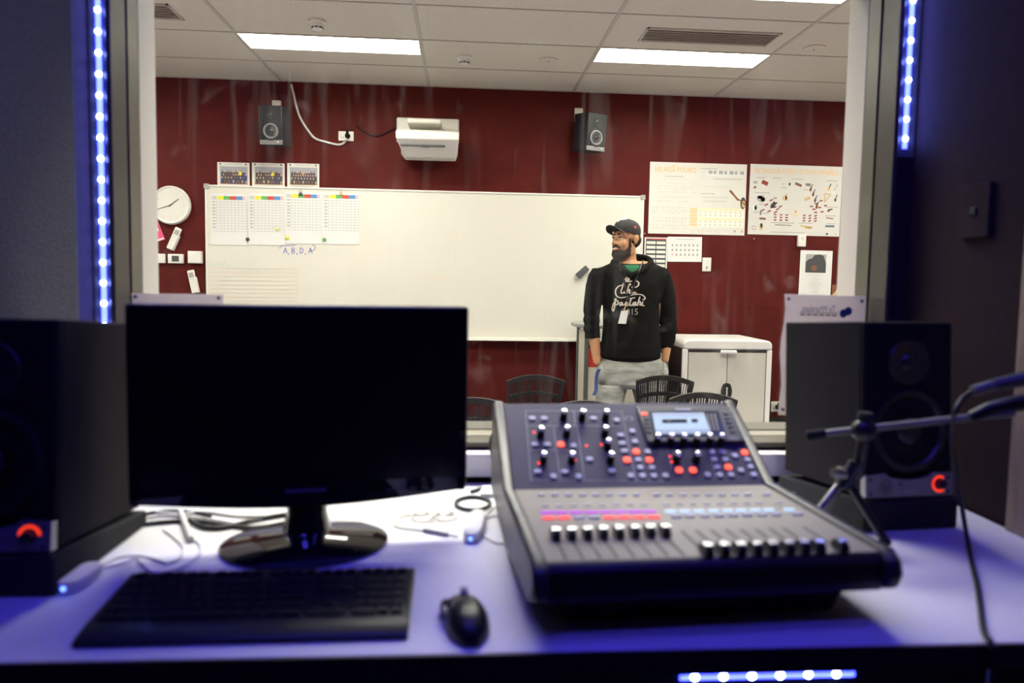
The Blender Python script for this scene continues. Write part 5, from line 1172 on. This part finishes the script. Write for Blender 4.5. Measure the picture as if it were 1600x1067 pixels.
# ------------------------------------------------------------------ small things on the desk
def hub(px0, py0, px1, py1, wd, lb):
    a_, b_ = dz(px0, py0), dz(px1, py1); d_ = b_-a_; t = thing('usb_hub', lb, 'usb hub', (a_+b_)/2, math.atan2(-d_.x, d_.y)); L_ = d_.length
    q = MB(); poly = [(math.copysign(abs(math.cos(an))**.7, math.cos(an))*wd/2, math.copysign(abs(math.sin(an))**.7, math.sin(an))*L_/2) for an in [2*PI*i/24 for i in range(24)]]
    q.prism(poly, .0, .018, 'z'); q.build('case', M_WCABLE, t, bevel=.004, seg=3)
    MB().lathe([(.0032, 0), (.003, .0015)], 10, X=Matrix.Translation((0, -L_/2-.0002, .010)) @ RX).build('light', M_BLUELED, t)
    MB().box((0, L_/2, .009), (.014, .010, .009)).build('plug', M_WCABLE, t, bevel=.002)
hub(99, 930, 150, 893, .038, 'small white oblong adapter with a blue light beside the foam speaker pad')
hub(735, 850, 748, 808, .036, 'small white oblong adapter with a blue light beside the mixing desk')
def cable(pxs, m, r, lb, nm='cable', h=None):
    pts = [dz(x, y, (r+.0005) if h is None else h) for x, y in pxs]; return tag(MB().tube(spline(pts), r, 7).build(nm, m, smooth=60), lb, 'cable')
cable(((152, 888), (180, 872), (215, 868), (245, 874), (262, 880), (280, 872), (286, 855), (270, 838), (255, 828)), M_WCABLE, .0018, 'thin pale cable looping from the adapter by the speaker pad', 'adapter_cable')
cable(((152, 890), (190, 880), (212, 872), (222, 882), (240, 894), (280, 888), (310, 868), (312, 850), (298, 842)), M_WCABLE, .0018, 'second thin pale cable crossing behind the adapter towards the screen foot', 'adapter_cable')
cable(((298, 842), (290, 820), (282, 800)), M_WCABLE, .006, 'short thick white plug lead lying behind the screen foot', 'plug_lead')
cable(((200, 822), (250, 816), (300, 814), (350, 820), (390, 824), (430, 820), (455, 814)), M_BCABLE, .004, 'black cable running along the desk under the screen', 'power_lead')
cable(((296, 812), (318, 823), (348, 824), (390, 814), (430, 806), (480, 799)), M_BCABLE, .0045, 'thick black cable curling behind the oval screen foot', 'power_lead')
cable(((200, 806), (240, 800), (280, 803), (320, 800), (370, 806), (420, 806), (470, 802)), M_WCABLE, .003, 'white cable tangled at the back of the desk behind the screen', 'data_lead')
cable(((215, 812), (255, 806), (300, 808), (340, 813), (375, 818), (410, 812)), M_WCABLE, .0025, 'pale grey lead among the tangle behind the screen', 'data_lead')
cable(((205, 815), (225, 804), (260, 798), (300, 800), (330, 806)), M_BCABLE, .003, 'thin black lead among the tangle behind the screen', 'data_lead')
cable(((716, 838), (690, 832), (655, 828), (625, 824), (616, 818), (630, 806), (660, 804), (676, 800)), M_WCABLE, .0018, 'thin white cable curving from the adapter beside the mixer towards the screen', 'adapter_cable')
cable(((752, 835), (775, 848), (800, 846), (812, 832), (800, 815), (775, 806), (755, 812)), M_WCABLE, .0018, 'thin white cable looped between the adapter and the mixer', 'adapter_cable')
cable(((758, 808), (768, 795), (790, 780), (796, 778)), M_WCABLE, .0022, 'short white lead running from the adapter to the pale card', 'adapter_cable')
cable(((700, 835), (680, 831), (662, 828)), mat('grey_cable', (.30, .29, .33), .5), .0038, 'grey inline plug on the thin white cable', 'plug_lead')
pts = [dz(678+22*math.cos(t_)*(1 if k < 12 else .9), 807+9*math.sin(t_)*math.copysign(1, 1), .003+.0006*k) for k, t_ in enumerate([i*PI/5 for i in range(24)])]
pts = [dz(678+(18 if (i//10) % 2 else -18)+17*math.cos(i*PI/5), 807+8*math.sin(i*PI/5), .003+.0004*i) for i in range(26)]
tag(MB().tube(spline(pts, 4), .0018, 6).build('tied_cable', M_WCABLE, smooth=60), 'bundle of thin white cable tied in a bow beside the screen', 'cable')
pts = [dz(739+27*math.cos(2*PI*i/18), 786+10*math.sin(2*PI*i/18), .0045) for i in range(18)]
tag(MB().tube(spline(pts, 4, True), .004, 8).build('cable_ring', M_BCABLE, smooth=60), 'black cable coiled into a ring on the desk near the mixer', 'cable')
c0 = dz(776, 771); cd = thing('white_card', 'small stack of white cards at the back of the desk', 'card stack', c0, -.1)
for i in range(3): MB().box((0, .0, .0015+.003*i), (.075-.004*i, .06, .0028)).build('card', M_PAPERW, cd)
for lb, pxs, Y0 in (('black cable hanging down the trunking behind the mixer', ((772, 672), (766, 692), (770, 718), (779, 748)), YN-.052), ('black cable pair dropping behind the mixer corner', ((800, 690), (794, 720), (788, 748), (786, 760)), YN-.056)):
    tag(MB().tube(spline([on_y(x, y, Y0) for x, y in pxs]), .0030, 7).build('hanging_cable', M_BCABLE, smooth=60), lb, 'cable')
cable(((736, 768), (756, 762), (775, 758), (798, 757)), M_BCABLE, .004, 'black cable lying along the back edge of the desk by the cards', 'power_lead')
cable(((1225, 770), (1250, 772), (1285, 776)), M_STEEL, .004, 'thin metal rod lying on the desk behind the mixer', 'power_lead')
# notices on the glass
def notice(pts, lb, detail):
    q = [on_y(x, y, YG-.006) for x, y in pts]; c0 = sum(q, Vector())/4; t = thing('glass_notice', lb, 'notice', (c0.x, YG-.005, c0.z))
    wv = 8; s = MB(); vs = []
    for j in range(wv+1):
        for i in range(2):
            a_ = q[0].lerp(q[3], j/wv) if i == 0 else q[1].lerp(q[2], j/wv); vs.append(Vector((a_.x+(.004*math.sin(j*1.3) if i == 0 and 0 < j < wv else 0), YG-.006, a_.z)))
    s.add(vs, [(2*j, 2*j+1, 2*j+3, 2*j+2) for j in range(wv)]); s.build('sheet', M_NOTICE, t, True, solid=.0012)
    wd = (q[1]-q[0]).length; h = (q[3]-q[0]).length
    for u, v in ((.05, .04), (.95, .04), (.05, .955), (.95, .955)):
        P_ = q[0]+(q[1]-q[0])*u+(q[3]-q[0])*v; MB().lathe([(.0042, 0), (.004, .002), (.002, .003)], 10, X=Matrix.Translation((P_.x, YG-.007, P_.z)) @ RX).build('tack', mat('blue_tack', (.12, .13, .22), .8), t, True)
    if detail:
        pr = MB(); mats = [mat('notice_ink', (.07, .06, .09), .8), mat('notice_blue', (.04, .10, .22), .8)]
        def N(u, v): return q[0]+(q[1]-q[0])*u+(q[3]-q[0])*v+Vector((0, -.0014, 0))
        def nt_(body, u, v, size, fitw, mi):
            k = len(pr.v); text_into(pr, body, size, Matrix.Translation(N(u, v)) @ RX @ Matrix.Diagonal((-1, 1, 1, 1)), mi)
            xs = [p_.x for p_ in pr.v[k:]]; f_ = fitw*wd/(max(xs)-min(xs)); cx_ = N(u, v).x
            for p_ in pr.v[k:]: p_.x = cx_+(p_.x-cx_)*f_
        nt_('Te Wharekura', .425, .115, .022, .40, 1)
        pr.add([N(.20, .142), N(.66, .142), N(.66, .148), N(.20, .148)], [(0, 1, 2, 3)], 1)
        for sgn in (1, -1):
            ctr_ = (.76, .137); n_ = 14
            pr.add([N(ctr_[0]+sgn*.030+.048*math.cos(2*PI*i/n_), ctr_[1]-sgn*.010+.036*math.sin(2*PI*i/n_)) for i in range(n_)], [tuple(range(n_))], 1)
        for u0, u1, v in [(.20+.078*i, .262+.078*i, .158) for i in range(6)]+[(.24+.105*i, .325+.105*i, .256) for i in range(6)]:      # unreadable small print
            pr.add([N(u0, v), N(u1, v), N(u1, v+.012), N(u0, v+.012)], [(0, 1, 2, 3)], 0)
        rnd = random.Random(2)
        for v in (.46, .53, .57, .64, .75, .78):
            pr.add([N(.12+.1*rnd.random(), v), N(.60, v), N(.60, v+.010), N(.14, v+.010)], [(0, 1, 2, 3)], 0)
        pr.build('print', mats, t, True)
notice(((1226, 459), (1353, 463), (1345, 655), (1216, 648)), 'large curling notice with reversed print stuck to the glass above the desk speaker', True)
notice(((205, 458), (349, 460), (345, 600), (203, 600)), 'blank lilac backed notice on the glass mostly hidden behind the screen', False)
